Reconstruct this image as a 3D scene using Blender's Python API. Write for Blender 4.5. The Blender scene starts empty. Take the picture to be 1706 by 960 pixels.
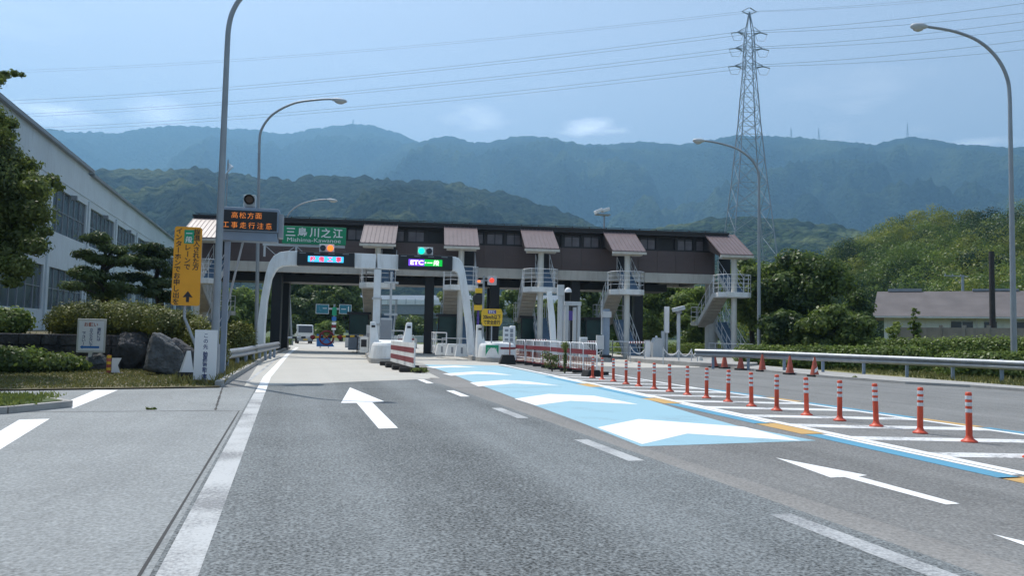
import bpy, math, random
import numpy as np
from mathutils import Vector, Matrix

random.seed(7)
RNG = np.random.default_rng(11)
SC = bpy.context.scene
COL = SC.collection
R = math.radians

# ------------------------------------------------------------------ camera
FPX, CX, CY, EYE = 1300.0, 853.0, 480.0, 1.28      # focal length and centre in pixels of the 1706x960 frame, eye height
def _n(v): return v / np.linalg.norm(v)
_d = np.array([(480 - CX) / FPX, (CY - 550) / FPX, 1.0])
_u = np.array([0.0205, 1.0, 0.0]); _u[2] = -(_u[0] * _d[0] + _u[1] * _d[1]) / _d[2]
_y, _z = _n(_d), _n(_u)
_x = np.cross(_y, _z)
if _x[0] < 0: _x = -_x
CAMM = np.array([_x, _y, _z])
CAMP = np.array([0, 0, EYE])
cam_data = bpy.data.cameras.new('camera')
cam = bpy.data.objects.new('camera', cam_data); COL.objects.link(cam)
cam_data.sensor_width = 36; cam_data.lens = 36 * FPX / 1706
cam_data.clip_start = 0.1; cam_data.clip_end = 30000
_r, _up, _f = CAMM[:, 0], CAMM[:, 1], CAMM[:, 2]
cam.matrix_world = Matrix(((_r[0], _up[0], -_f[0], 0), (_r[1], _up[1], -_f[1], 0), (_r[2], _up[2], -_f[2], EYE), (0, 0, 0, 1)))
SC.camera = cam

# ------------------------------------------------------------------ sky, sun, exposure
SUN_EL, SUN_AZ = R(60), R(-26)        # azimuth clockwise from +Y (ahead): the sun stands ahead and to the left
world = bpy.data.worlds.new('World'); SC.world = world; world.use_nodes = True
wn, wl = world.node_tree.nodes, world.node_tree.links
bg = wn['Background']
sky = wn.new('ShaderNodeTexSky'); sky.sky_type = 'NISHITA'; sky.sun_disc = False
sky.sun_elevation = SUN_EL; sky.sun_rotation = SUN_AZ
sky.altitude = 50; sky.air_density = 1.0; sky.dust_density = 1.5; sky.ozone_density = 1.2
tc = wn.new('ShaderNodeTexCoord'); sep = wn.new('ShaderNodeSeparateXYZ')
mp = wn.new('ShaderNodeMapping'); mp.inputs['Scale'].default_value = (1.0, 1.0, 4.5)
cn = wn.new('ShaderNodeTexNoise'); cn.inputs['Scale'].default_value = 3.6; cn.inputs['Detail'].default_value = 8
cr = wn.new('ShaderNodeValToRGB'); cr.color_ramp.elements[0].position = 0.60; cr.color_ramp.elements[1].position = 0.74
band = wn.new('ShaderNodeValToRGB')
band.color_ramp.elements[0].position = 0.02; band.color_ramp.elements[0].color = (1, 1, 1, 1)
band.color_ramp.elements[1].position = 0.36; band.color_ramp.elements[1].color = (0, 0, 0, 1)
mul = wn.new('ShaderNodeMath'); mul.operation = 'MULTIPLY'
veil = wn.new('ShaderNodeMixRGB'); veil.inputs['Fac'].default_value = 0.30; veil.inputs['Color2'].default_value = (7.0, 7.0, 6.8, 1)      # thin high cirrus veil
mix = wn.new('ShaderNodeMixRGB'); mix.inputs['Color2'].default_value = (17, 17, 17, 1)
mul2 = wn.new('ShaderNodeMath'); mul2.operation = 'MULTIPLY'; mul2.inputs[1].default_value = 0.55
wl.new(tc.outputs['Generated'], mp.inputs['Vector']); wl.new(mp.outputs['Vector'], cn.inputs['Vector'])
wl.new(cn.outputs['Fac'], cr.inputs['Fac']); wl.new(tc.outputs['Generated'], sep.inputs[0])
wl.new(sep.outputs['Z'], band.inputs['Fac']); wl.new(cr.outputs['Color'], mul.inputs[0]); wl.new(band.outputs['Color'], mul.inputs[1])
wl.new(mul.outputs[0], mul2.inputs[0]); wl.new(mul2.outputs[0], mix.inputs['Fac']); wl.new(sky.outputs['Color'], veil.inputs['Color1']); wl.new(veil.outputs['Color'], mix.inputs['Color1'])
last = mix.outputs['Color']
for px_, py_, sx_, sz_, amt in ((978, 213, .052, .012, 7), (800, 198, .05, .016, 3), (95, 188, .06, .018, 5), (265, 192, .05, .02, 4), (1640, 238, .04, .008, 4)):      # a few small wisps low over the ridge
    d_ = CAMM @ np.array([(px_ - CX) / FPX, (CY - py_) / FPX, 1.0]); d_ /= np.linalg.norm(d_)
    vs_ = wn.new('ShaderNodeVectorMath'); vs_.operation = 'SUBTRACT'; vs_.inputs[1].default_value = d_; wl.new(tc.outputs['Generated'], vs_.inputs[0])
    vm_ = wn.new('ShaderNodeVectorMath'); vm_.operation = 'MULTIPLY'; vm_.inputs[1].default_value = (1 / sx_, 1 / sx_, 1 / sz_); wl.new(vs_.outputs[0], vm_.inputs[0])
    vl_ = wn.new('ShaderNodeVectorMath'); vl_.operation = 'LENGTH'; wl.new(vm_.outputs[0], vl_.inputs[0])
    wm_ = wn.new('ShaderNodeMapping'); wm_.inputs['Scale'].default_value = (14, 14, 45); wl.new(tc.outputs['Generated'], wm_.inputs['Vector'])
    wz_ = wn.new('ShaderNodeTexNoise'); wz_.inputs['Scale'].default_value = 1.6; wz_.inputs['Detail'].default_value = 6; wl.new(wm_.outputs[0], wz_.inputs['Vector'])
    a1 = wn.new('ShaderNodeMath'); a1.operation = 'MULTIPLY_ADD'; a1.inputs[1].default_value = 1.6; a1.inputs[2].default_value = 0.15; wl.new(wz_.outputs['Fac'], a1.inputs[0])
    a2 = wn.new('ShaderNodeMath'); a2.operation = 'SUBTRACT'; a2.use_clamp = True; wl.new(a1.outputs[0], a2.inputs[0]); wl.new(vl_.outputs['Value'], a2.inputs[1])
    mw_ = wn.new('ShaderNodeMixRGB'); mw_.blend_type = 'ADD'; mw_.inputs['Color2'].default_value = (amt, amt, amt, 1); wl.new(a2.outputs[0], mw_.inputs['Fac']); wl.new(last, mw_.inputs['Color1']); last = mw_.outputs['Color']
wl.new(last, bg.inputs['Color'])
bg.inputs['Strength'].default_value = 0.145
sun_data = bpy.data.lights.new('sun', 'SUN'); sun_data.energy = 4.2; sun_data.angle = R(0.53); sun_data.color = (1.0, 0.96, 0.90)
sun = bpy.data.objects.new('sun', sun_data); COL.objects.link(sun)
_s = Vector((math.sin(SUN_AZ) * math.cos(SUN_EL), math.cos(SUN_AZ) * math.cos(SUN_EL), math.sin(SUN_EL)))
sun.rotation_euler = _s.to_track_quat('Z', 'Y').to_euler(); sun.location = (0, 0, 60)
SC.view_settings.view_transform = 'Standard'; SC.view_settings.look = 'None'
SC.view_settings.exposure = 0.24; SC.view_settings.gamma = 1.0; SC.view_settings.use_curve_mapping = False
SC.cycles.use_denoising = True
SC.cycles.max_bounces = 6; SC.cycles.diffuse_bounces = 3; SC.cycles.transparent_max_bounces = 6
SC.cycles.caustics_reflective = False; SC.cycles.caustics_refractive = False
SC.cycles.sample_clamp_indirect = 6

# ------------------------------------------------------------------ measuring helpers (pixels of the photograph -> metres)
def ray(px, py): return CAMM @ np.array([(px - CX) / FPX, (CY - py) / FPX, 1.0])
def G(px, py, z=0.0):
    r = ray(px, py); p = CAMP + r * ((z - EYE) / r[2]); return Vector(p)
def at(px, py, dep): return Vector(CAMP + ray(px, py) * dep)
def atX(px, py, X):
    r = ray(px, py); return Vector(CAMP + r * (X / r[0]))
def foot(px, py, dep):
    p = at(px, py, dep); return Vector((p.x, p.y, 0))
def horizon(px): return 550 + 0.0205 * (px - 480)

# ------------------------------------------------------------------ materials
def nodes(name):
    m = bpy.data.materials.new(name); m.use_nodes = True
    return m, m.node_tree.nodes, m.node_tree.links, m.node_tree.nodes['Principled BSDF']
def pm(name, col, rough=0.6, var=0.12, scale=3.0, metal=0.0, bump=0.0, bscale=40.0, dirt=0.0, dirtcol=(0.12, 0.10, 0.08), coords='Object', spec=0.5, bdist=0.02):
    m, n, l, b = nodes(name)
    t = n.new('ShaderNodeTexCoord')
    nz = n.new('ShaderNodeTexNoise'); nz.inputs['Scale'].default_value = scale; nz.inputs['Detail'].default_value = 6
    l.new(t.outputs[coords], nz.inputs['Vector'])
    rp = n.new('ShaderNodeValToRGB')
    a = [max(0, c * (1 - var)) for c in col]; z = [min(1, c * (1 + var)) for c in col]
    rp.color_ramp.elements[0].position = 0.3; rp.color_ramp.elements[0].color = (*a, 1)
    rp.color_ramp.elements[1].position = 0.7; rp.color_ramp.elements[1].color = (*z, 1)
    l.new(nz.outputs['Fac'], rp.inputs['Fac']); out = rp.outputs['Color']
    if dirt > 0:
        mpn = n.new('ShaderNodeMapping'); mpn.inputs['Scale'].default_value = (2.2, 2.2, 0.35)
        n2 = n.new('ShaderNodeTexNoise'); n2.inputs['Scale'].default_value = 2.0; n2.inputs['Detail'].default_value = 8; n2.inputs['Roughness'].default_value = 0.7
        l.new(t.outputs[coords], mpn.inputs['Vector']); l.new(mpn.outputs['Vector'], n2.inputs['Vector'])
        r2 = n.new('ShaderNodeValToRGB'); r2.color_ramp.elements[0].position = 0.5; r2.color_ramp.elements[1].position = 0.78
        r2.color_ramp.elements[1].color = (dirt, dirt, dirt, 1); r2.color_ramp.elements[0].color = (0, 0, 0, 1)
        l.new(n2.outputs['Fac'], r2.inputs['Fac'])
        mx = n.new('ShaderNodeMixRGB'); mx.inputs['Color2'].default_value = (*dirtcol, 1)
        l.new(r2.outputs['Color'], mx.inputs['Fac']); l.new(out, mx.inputs['Color1']); out = mx.outputs['Color']
    l.new(out, b.inputs['Base Color'])
    b.inputs['Roughness'].default_value = rough; b.inputs['Metallic'].default_value = metal; b.inputs['Specular IOR Level'].default_value = spec
    if bump > 0:
        n3 = n.new('ShaderNodeTexNoise'); n3.inputs['Scale'].default_value = bscale; n3.inputs['Detail'].default_value = 4
        l.new(t.outputs[coords], n3.inputs['Vector'])
        bp = n.new('ShaderNodeBump'); bp.inputs['Strength'].default_value = bump; bp.inputs['Distance'].default_value = bdist
        l.new(n3.outputs['Fac'], bp.inputs['Height']); l.new(bp.outputs['Normal'], b.inputs['Normal'])
    return m
def emit(name, col, strength):
    m, n, l, b = nodes(name)
    b.inputs['Base Color'].default_value = (*[c * 0.3 for c in col], 1)
    b.inputs['Emission Color'].default_value = (*col, 1); b.inputs['Emission Strength'].default_value = strength
    return m
def asphalt(name, dark, light, grain=0.5, streak=0.25, crack=0.0, gscale=75.0, warm=(1, 1, 1), tracks=None):
    m, n, l, b = nodes(name)
    g = n.new('ShaderNodeNewGeometry')
    f = n.new('ShaderNodeTexNoise'); f.inputs['Scale'].default_value = gscale; f.inputs['Detail'].default_value = 3; f.inputs['Roughness'].default_value = 0.7
    f2 = n.new('ShaderNodeTexVoronoi'); f2.inputs['Scale'].default_value = gscale * 0.8
    p = n.new('ShaderNodeTexNoise'); p.inputs['Scale'].default_value = 0.45; p.inputs['Detail'].default_value = 7; p.inputs['Roughness'].default_value = 0.65
    mpn = n.new('ShaderNodeMapping'); mpn.inputs['Scale'].default_value = (1.7, 0.05, 1)
    s = n.new('ShaderNodeTexNoise'); s.inputs['Scale'].default_value = 1.3; s.inputs['Detail'].default_value = 3
    for q in (f, f2, p): l.new(g.outputs['Position'], q.inputs['Vector'])
    l.new(g.outputs['Position'], mpn.inputs['Vector']); l.new(mpn.outputs['Vector'], s.inputs['Vector'])
    def mth(op, a, bb):
        q = n.new('ShaderNodeMath'); q.operation = op
        for i, v in enumerate((a, bb)):
            if isinstance(v, (int, float)): q.inputs[i].default_value = v
            else: l.new(v, q.inputs[i])
        return q.outputs[0]
    gr = mth('MULTIPLY', mth('SUBTRACT', f.outputs['Fac'], 0.5), grain * 3.2)
    gv = mth('MULTIPLY', mth('SUBTRACT', f2.outputs['Distance'], 0.42), grain * 1.1)
    pa = mth('MULTIPLY', mth('SUBTRACT', p.outputs['Fac'], 0.5), 0.55)
    st = mth('MULTIPLY', mth('SUBTRACT', s.outputs['Fac'], 0.5), streak * 3)
    tot = mth('ADD', mth('ADD', gr, gv), mth('ADD', mth('ADD', pa, st), 0.5))
    if tracks:                      # polished wheel paths and the darker oily strip between them, across the lane from x0 to x1
        x0, x1, stops = tracks; sx = n.new('ShaderNodeSeparateXYZ'); wob = n.new('ShaderNodeTexNoise'); wob.inputs['Scale'].default_value = 0.25
        l.new(g.outputs['Position'], sx.inputs[0]); l.new(g.outputs['Position'], wob.inputs['Vector'])
        xx = mth('ADD', sx.outputs['X'], mth('MULTIPLY', mth('SUBTRACT', wob.outputs['Fac'], 0.5), 0.7))
        tr_ = n.new('ShaderNodeValToRGB'); tr_.color_ramp.interpolation = 'B_SPLINE'; cr_ = tr_.color_ramp
        cr_.elements[0].position, cr_.elements[1].position = stops[0][0], stops[-1][0]; cr_.elements[0].color = (stops[0][1],) * 3 + (1,); cr_.elements[1].color = (stops[-1][1],) * 3 + (1,)
        for p_, v_ in stops[1:-1]: e_ = cr_.elements.new(p_); e_.color = (v_, v_, v_, 1)
        l.new(mth('MULTIPLY', mth('SUBTRACT', xx, x0), 1 / (x1 - x0)), tr_.inputs['Fac'])
        spots = n.new('ShaderNodeTexNoise'); spots.inputs['Scale'].default_value = 2.3; spots.inputs['Detail'].default_value = 3; l.new(g.outputs['Position'], spots.inputs['Vector'])
        dr = n.new('ShaderNodeValToRGB'); dr.color_ramp.elements[0].position = 0.66; dr.color_ramp.elements[1].position = 0.74; l.new(spots.outputs['Fac'], dr.inputs['Fac'])
        tot = mth('ADD', tot, mth('SUBTRACT', mth('MULTIPLY', mth('SUBTRACT', tr_.outputs['Color'], 0.5), 0.85), mth('MULTIPLY', dr.outputs['Color'], 0.10)))
    rp = n.new('ShaderNodeValToRGB')
    rp.color_ramp.elements[0].color = (*[dark * w for w in warm], 1); rp.color_ramp.elements[1].color = (*[light * w for w in warm], 1)
    l.new(tot, rp.inputs['Fac']); out = rp.outputs['Color']
    if crack > 0:
        v = n.new('ShaderNodeTexVoronoi'); v.feature = 'DISTANCE_TO_EDGE'; v.inputs['Scale'].default_value = 0.22
        w = n.new('ShaderNodeTexNoise'); w.inputs['Scale'].default_value = 1.2; w.inputs['Detail'].default_value = 6
        l.new(g.outputs['Position'], w.inputs['Vector'])
        av = n.new('ShaderNodeMixRGB'); av.blend_type = 'ADD'; av.inputs['Fac'].default_value = 1.2
        l.new(g.outputs['Position'], av.inputs['Color1']); l.new(w.outputs['Color'], av.inputs['Color2']); l.new(av.outputs['Color'], v.inputs['Vector'])
        r3 = n.new('ShaderNodeValToRGB'); r3.color_ramp.elements[0].position = 0.0; r3.color_ramp.elements[0].color = (crack, crack, crack, 1)
        r3.color_ramp.elements[1].position = 0.006; r3.color_ramp.elements[1].color = (0, 0, 0, 1)
        l.new(v.outputs['Distance'], r3.inputs['Fac'])
        mx = n.new('ShaderNodeMixRGB'); mx.inputs['Color2'].default_value = (0.02, 0.02, 0.02, 1)
        l.new(r3.outputs['Color'], mx.inputs['Fac']); l.new(out, mx.inputs['Color1']); out = mx.outputs['Color']
    l.new(out, b.inputs['Base Color']); b.inputs['Roughness'].default_value = 0.85; b.inputs['Specular IOR Level'].default_value = 0.35
    bp = n.new('ShaderNodeBump'); bp.inputs['Strength'].default_value = 0.5; bp.inputs['Distance'].default_value = 0.006
    l.new(f.outputs['Fac'], bp.inputs['Height']); l.new(bp.outputs['Normal'], b.inputs['Normal'])
    return m
def paint(name, col, wear=0.4, under=(0.10, 0.10, 0.10), wscale=30.0):
    m, n, l, b = nodes(name)
    g = n.new('ShaderNodeNewGeometry')
    a = n.new('ShaderNodeTexNoise'); a.inputs['Scale'].default_value = wscale; a.inputs['Detail'].default_value = 5; a.inputs['Roughness'].default_value = 0.75
    c = n.new('ShaderNodeTexNoise'); c.inputs['Scale'].default_value = 1.1; c.inputs['Detail'].default_value = 5
    l.new(g.outputs['Position'], a.inputs['Vector']); l.new(g.outputs['Position'], c.inputs['Vector'])
    q = n.new('ShaderNodeMath'); q.operation = 'ADD'; l.new(a.outputs['Fac'], q.inputs[0]); l.new(c.outputs['Fac'], q.inputs[1])
    rp = n.new('ShaderNodeValToRGB'); t = 1.22 - wear * 0.45
    rp.color_ramp.elements[0].position = min(0.98, max(0.0, t / 2 + 0.06 - 0.02)) ; rp.color_ramp.elements[1].position = min(1.0, t / 2 + 0.18)
    h = n.new('ShaderNodeMath'); h.operation = 'MULTIPLY'; h.inputs[1].default_value = 0.5
    l.new(q.outputs[0], h.inputs[0]); l.new(h.outputs[0], rp.inputs['Fac'])
    mx = n.new('ShaderNodeMixRGB'); mx.inputs['Color1'].default_value = (*col, 1); mx.inputs['Color2'].default_value = (*under, 1)
    l.new(rp.outputs['Color'], mx.inputs['Fac']); l.new(mx.outputs['Color'], b.inputs['Base Color'])
    b.inputs['Roughness'].default_value = 0.65
    return m
def leafmat(name, c1, c2, trans=0.35, scale=0.7, isl=0.28):
    m, n, l, b = nodes(name); n.remove(b)
    out = n['Material Output']
    g = n.new('ShaderNodeNewGeometry'); oi = n.new('ShaderNodeObjectInfo')
    nz = n.new('ShaderNodeTexNoise'); nz.inputs['Scale'].default_value = scale; nz.inputs['Detail'].default_value = 4
    l.new(g.outputs['Position'], nz.inputs['Vector'])
    ad = n.new('ShaderNodeMath'); ad.operation = 'MULTIPLY_ADD'; ad.inputs[1].default_value = 0.35
    l.new(oi.outputs['Random'], ad.inputs[0]); l.new(nz.outputs['Fac'], ad.inputs[2])
    w = n.new('ShaderNodeMath'); w.operation = 'MULTIPLY_ADD'; w.inputs[1].default_value = isl
    l.new(g.outputs['Random Per Island'], w.inputs[0]); l.new(ad.outputs[0], w.inputs[2])
    rp = n.new('ShaderNodeValToRGB'); rp.color_ramp.elements[0].position = 0.45; rp.color_ramp.elements[1].position = 1.15 - 0.2
    rp.color_ramp.elements[0].color = (*c1, 1); rp.color_ramp.elements[1].color = (*c2, 1)
    l.new(w.outputs[0], rp.inputs['Fac'])
    d = n.new('ShaderNodeBsdfDiffuse'); t = n.new('ShaderNodeBsdfTranslucent'); gl = n.new('ShaderNodeBsdfGlossy'); gl.inputs['Roughness'].default_value = 0.45
    gl.inputs['Color'].default_value = (0.5, 0.5, 0.5, 1)
    m1 = n.new('ShaderNodeMixShader'); m1.inputs[0].default_value = trans; m2 = n.new('ShaderNodeMixShader'); m2.inputs[0].default_value = 0.05
    l.new(rp.outputs['Color'], d.inputs['Color']); l.new(rp.outputs['Color'], t.inputs['Color'])
    l.new(d.outputs[0], m1.inputs[1]); l.new(t.outputs[0], m1.inputs[2]); l.new(m1.outputs[0], m2.inputs[1]); l.new(gl.outputs[0], m2.inputs[2])
    l.new(m2.outputs[0], out.inputs['Surface'])
    return m

M = {}
M['white'] = pm('white_paint', (0.78, 0.79, 0.78), 0.5, 0.05, 2, dirt=0.5, dirtcol=(0.42, 0.38, 0.32))
M['white_clean'] = pm('clean_white', (0.80, 0.80, 0.80), 0.5, 0.03)
M['offwhite'] = pm('offwhite_steel', (0.62, 0.61, 0.56), 0.55, 0.06, 1.5, dirt=0.45, dirtcol=(0.28, 0.24, 0.19))
M['girder'] = pm('girder_paint', (0.60, 0.57, 0.51), 0.6, 0.08, 0.8, dirt=0.5, dirtcol=(0.28, 0.22, 0.17))
M['brown'] = pm('brown_cladding', (0.115, 0.082, 0.078), 0.5, 0.15, 0.6)
M['brown_dark'] = pm('dark_brown_trim', (0.030, 0.024, 0.024), 0.5, 0.1)
M['canopy'] = pm('canopy_sheet', (0.17, 0.125, 0.125), 0.42, 0.12, 1.2, dirt=0.2, dirtcol=(0.2, 0.17, 0.15), spec=0.35)
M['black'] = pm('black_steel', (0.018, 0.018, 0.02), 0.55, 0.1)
M['rubber'] = pm('black_rubber', (0.02, 0.02, 0.02), 0.8, 0.2, 8)
M['galv'] = pm('galvanised_steel', (0.36, 0.38, 0.40), 0.45, 0.10, 4, metal=0.35, dirt=0.25, dirtcol=(0.2, 0.18, 0.15))
M['pole'] = pm('grey_pole', (0.30, 0.33, 0.36), 0.5, 0.08, 2, metal=0.3)
M['bluegrey'] = pm('blue_grey_steel', (0.22, 0.28, 0.36), 0.5, 0.08, 2)
M['palegrey'] = pm('pale_grey_paint', (0.50, 0.53, 0.55), 0.5, 0.06, 2, dirt=0.3, dirtcol=(0.3, 0.28, 0.25))
M['midgrey'] = pm('mid_grey_paint', (0.27, 0.29, 0.32), 0.5, 0.08, 2)
M['arch'] = pm('arch_paint', (0.78, 0.83, 0.86), 0.4, 0.05, 1.5, dirt=0.55, dirtcol=(0.42, 0.40, 0.37))
M['stair_under'] = pm('stair_soffit', (0.46, 0.41, 0.34), 0.7, 0.12, 2, dirt=0.4, dirtcol=(0.25, 0.2, 0.15))
M['stair_tread'] = pm('stair_tread', (0.14, 0.22, 0.32), 0.6, 0.15, 4)
M['concrete'] = pm('concrete', (0.36, 0.35, 0.33), 0.85, 0.12, 2, bump=0.3, bscale=60, dirt=0.45, dirtcol=(0.14, 0.13, 0.11))
M['red'] = pm('red_paint', (0.20, 0.012, 0.022), 0.5, 0.12, 3, dirt=0.2)
M['orange'] = pm('orange_plastic', (0.60, 0.075, 0.03), 0.5, 0.14, 6, dirt=0.35, dirtcol=(0.20, 0.07, 0.05))
M['cone'] = pm('faded_orange', (0.40, 0.085, 0.05), 0.6, 0.22, 6)
M['reflect'] = pm('silver_reflective', (0.60, 0.62, 0.64), 0.4, 0.08, 20)
M['yellow'] = pm('yellow_sign', (0.85, 0.36, 0.015), 0.45, 0.05)
M['yellow2'] = pm('yellow_plate', (0.80, 0.50, 0.03), 0.45, 0.06)
M['green'] = pm('green_sign', (0.008, 0.25, 0.11), 0.4, 0.06)
M['greentag'] = pm('green_plate', (0.01, 0.30, 0.15), 0.45, 0.06)
M['teal'] = pm('teal_sign', (0.02, 0.16, 0.22), 0.45, 0.08)
M['blue'] = pm('blue_plate', (0.02, 0.16, 0.48), 0.5, 0.08)
M['purple'] = pm('purple_plate', (0.09, 0.06, 0.30), 0.5, 0.1)
M['ink'] = pm('black_ink', (0.02, 0.02, 0.025), 0.6, 0.05)
M['navyink'] = pm('navy_ink', (0.03, 0.05, 0.16), 0.6, 0.05)
M['ledbox'] = pm('led_housing', (0.015, 0.016, 0.02), 0.4, 0.1)
M['glass'] = pm('window_glass', (0.055, 0.058, 0.068), 0.12, 0.25, 0.7, spec=0.6)
M['glass2'] = pm('factory_glass', (0.10, 0.13, 0.155), 0.15, 0.35, 0.5, spec=0.6)
M['curtain'] = pm('gate_window_glass', (0.20, 0.175, 0.19), 0.25, 0.35, 0.9)
M['fwall'] = pm('factory_wall', (0.58, 0.64, 0.68), 0.8, 0.08, 0.3, dirt=0.4, dirtcol=(0.28, 0.29, 0.29))
M['boothgreen'] = pm('dark_green_glass', (0.012, 0.05, 0.045), 0.2, 0.2, 1)
M['fenceconc'] = pm('fence_concrete', (0.24, 0.225, 0.20), 0.9, 0.15, 1.5, dirt=0.6, dirtcol=(0.06, 0.055, 0.05))
M['houseroof'] = pm('grey_tile_roof', (0.115, 0.10, 0.098), 0.75, 0.2, 0.7, bump=0.4, bscale=6)
M['housewall'] = pm('house_wall', (0.55, 0.60, 0.60), 0.8, 0.06, 0.6, dirt=0.3, dirtcol=(0.25, 0.25, 0.24))
M['rock'] = pm('rock', (0.060, 0.060, 0.064), 0.9, 0.55, 2.2, bump=1.0, bscale=7, bdist=0.12, dirt=0.5, dirtcol=(0.03, 0.035, 0.02))
M['rockpale'] = pm('pale_rock', (0.085, 0.092, 0.096), 0.9, 0.45, 3.5, bump=1.0, bscale=8, bdist=0.12, dirt=0.5, dirtcol=(0.05, 0.055, 0.05))
M['bark'] = pm('bark', (0.06, 0.045, 0.035), 0.9, 0.3, 6, bump=0.8, bscale=20)
M['wood'] = pm('dark_pole_wood', (0.035, 0.03, 0.03), 0.8, 0.25, 4)
M['wire'] = pm('wire', (0.20, 0.23, 0.27), 0.5, 0.05)
M['pylon'] = pm('pylon_steel', (0.27, 0.31, 0.36), 0.45, 0.08, 0.3, metal=0.2)
M['farpylon'] = pm('far_pylon_steel', (0.35, 0.38, 0.42), 0.5, 0.08, 0.3)
M['tyre'] = M['rubber']
M['truckwhite'] = pm('truck_white', (0.72, 0.73, 0.73), 0.35, 0.04)
M['soil'] = pm('soil_dry_grass', (0.115, 0.10, 0.05), 0.95, 0.45, 2.5, bump=0.8, bscale=30, coords='Object')
M['grassbase'] = pm('grass_ground', (0.075, 0.105, 0.03), 0.95, 0.4, 1.2, bump=0.8, bscale=30)
M['drygrass'] = pm('dry_grass_ground', (0.17, 0.16, 0.055), 0.95, 0.35, 1.2, bump=0.8, bscale=30)
M['asph_main'] = asphalt('coarse_asphalt', 0.020, 0.265, 0.72, 0.16, gscale=50, warm=(0.92, 1.0, 1.02), tracks=(-0.64, 3.72, [(0, .5), (.12, .45), (.27, .66), (.40, .40), (.52, .30), (.62, .42), (.75, .66), (.88, .45), (1, .5)]))
M['asph_left'] = asphalt('pale_asphalt', 0.115, 0.385, 0.45, 0.10, crack=0.18, gscale=42, warm=(0.95, 1.0, 1.0))
M['asph_right'] = asphalt('worn_asphalt', 0.055, 0.29, 0.45, 0.16, gscale=44, warm=(1.0, 1.0, 0.97), tracks=(3.6, 7.2, [(0, .62), (.12, .45), (.25, .62), (.40, .40), (.55, .34), (.70, .60), (.85, .45), (1, .5)]))
M['asph_dusty'] = asphalt('dusty_asphalt', 0.09, 0.31, 0.40, 0.14, gscale=42, warm=(1.03, 1.0, 0.95))
M['conc_road'] = asphalt('concrete_road', 0.34, 0.55, 0.15, 0.10, gscale=40, warm=(1.04, 1.0, 0.90))
M['mk_white'] = paint('white_road_paint', (0.80, 0.80, 0.79), 0.38, under=(0.34, 0.34, 0.335))
M['mk_worn'] = paint('worn_white_paint', (0.46, 0.47, 0.47), 0.85, under=(0.17, 0.175, 0.18), wscale=34)
M['mk_hatch'] = paint('hatch_white_paint', (0.70, 0.70, 0.69), 0.70, under=(0.13, 0.13, 0.13), wscale=14)
M['mk_blue'] = paint('pale_blue_paint', (0.28, 0.47, 0.55), 0.45, under=(0.20, 0.30, 0.345))
M['mk_blue2'] = paint('strong_blue_paint', (0.09, 0.30, 0.44), 0.35)
M['mk_ochre'] = paint('ochre_paint', (0.55, 0.33, 0.10), 0.35, under=(0.25, 0.2, 0.15))
M['tar'] = pm('tar_seam', (0.035, 0.035, 0.035), 0.8, 0.2, 10)
M['leaf_dark'] = leafmat('dark_leaves', (0.026, 0.052, 0.014), (0.16, 0.23, 0.046), 0.46, 0.8)
M['leaf_mid'] = leafmat('mid_leaves', (0.036, 0.072, 0.016), (0.19, 0.26, 0.050), 0.48, 0.5)
M['leaf_near'] = leafmat('cherry_leaves', (0.026, 0.048, 0.014), (0.16, 0.205, 0.045), 0.48, 1.2)
M['leaf_hedge'] = leafmat('hedge_leaves', (0.040, 0.060, 0.014), (0.20, 0.21, 0.036), 0.28, 1.4)
M['leaf_pine'] = leafmat('pine_needles', (0.022, 0.045, 0.014), (0.11, 0.155, 0.040), 0.32, 1.4)
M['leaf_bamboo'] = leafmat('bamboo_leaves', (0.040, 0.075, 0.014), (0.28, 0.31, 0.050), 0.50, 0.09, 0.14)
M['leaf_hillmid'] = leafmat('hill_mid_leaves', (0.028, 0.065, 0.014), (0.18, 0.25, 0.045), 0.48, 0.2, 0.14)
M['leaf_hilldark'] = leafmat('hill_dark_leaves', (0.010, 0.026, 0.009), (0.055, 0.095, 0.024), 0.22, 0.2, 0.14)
M['leaf_lime'] = leafmat('light_leaves', (0.055, 0.10, 0.020), (0.21, 0.27, 0.055), 0.50, 1.2)
M['weed'] = leafmat('weed_leaves', (0.06, 0.10, 0.02), (0.20, 0.24, 0.06), 0.35, 3)
M['blade'] = leafmat('grass_blades', (0.06, 0.085, 0.02), (0.22, 0.21, 0.07), 0.3, 1.0)
M['led_orange'] = emit('amber_led', (1.0, 0.30, 0.05), 0.55)
M['led_cyan'] = emit('cyan_led', (0.06, 0.55, 1.0), 1.1)
M['led_red'] = emit('red_led', (1.0, 0.03, 0.08), 1.5)
M['led_purple'] = emit('purple_led', (0.22, 0.08, 1.0), 1.0)
M['led_green'] = emit('green_led', (0.0, 0.55, 0.06), 0.9)
M['led_white'] = emit('white_led', (1.0, 1.0, 0.95), 1.2)
M['sig_green'] = emit('green_lamp', (0.0, 0.95, 0.55), 1.3)
M['sig_orange'] = emit('orange_lamp', (1.0, 0.18, 0.02), 1.6)
M['sig_red'] = emit('red_lamp', (1.0, 0.06, 0.03), 1.0)
M['amber_off'] = pm('amber_lens', (0.09, 0.045, 0.02), 0.3, 0.2, 10)
M['lens_off'] = pm('dark_lens', (0.02, 0.025, 0.04), 0.25, 0.1)
M['flag'] = pm('flag_cloth', (0.70, 0.76, 0.80), 0.8, 0.05, 3)
M['lens_clear'] = pm('lamp_lens', (0.5, 0.5, 0.48), 0.2, 0.1)

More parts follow.
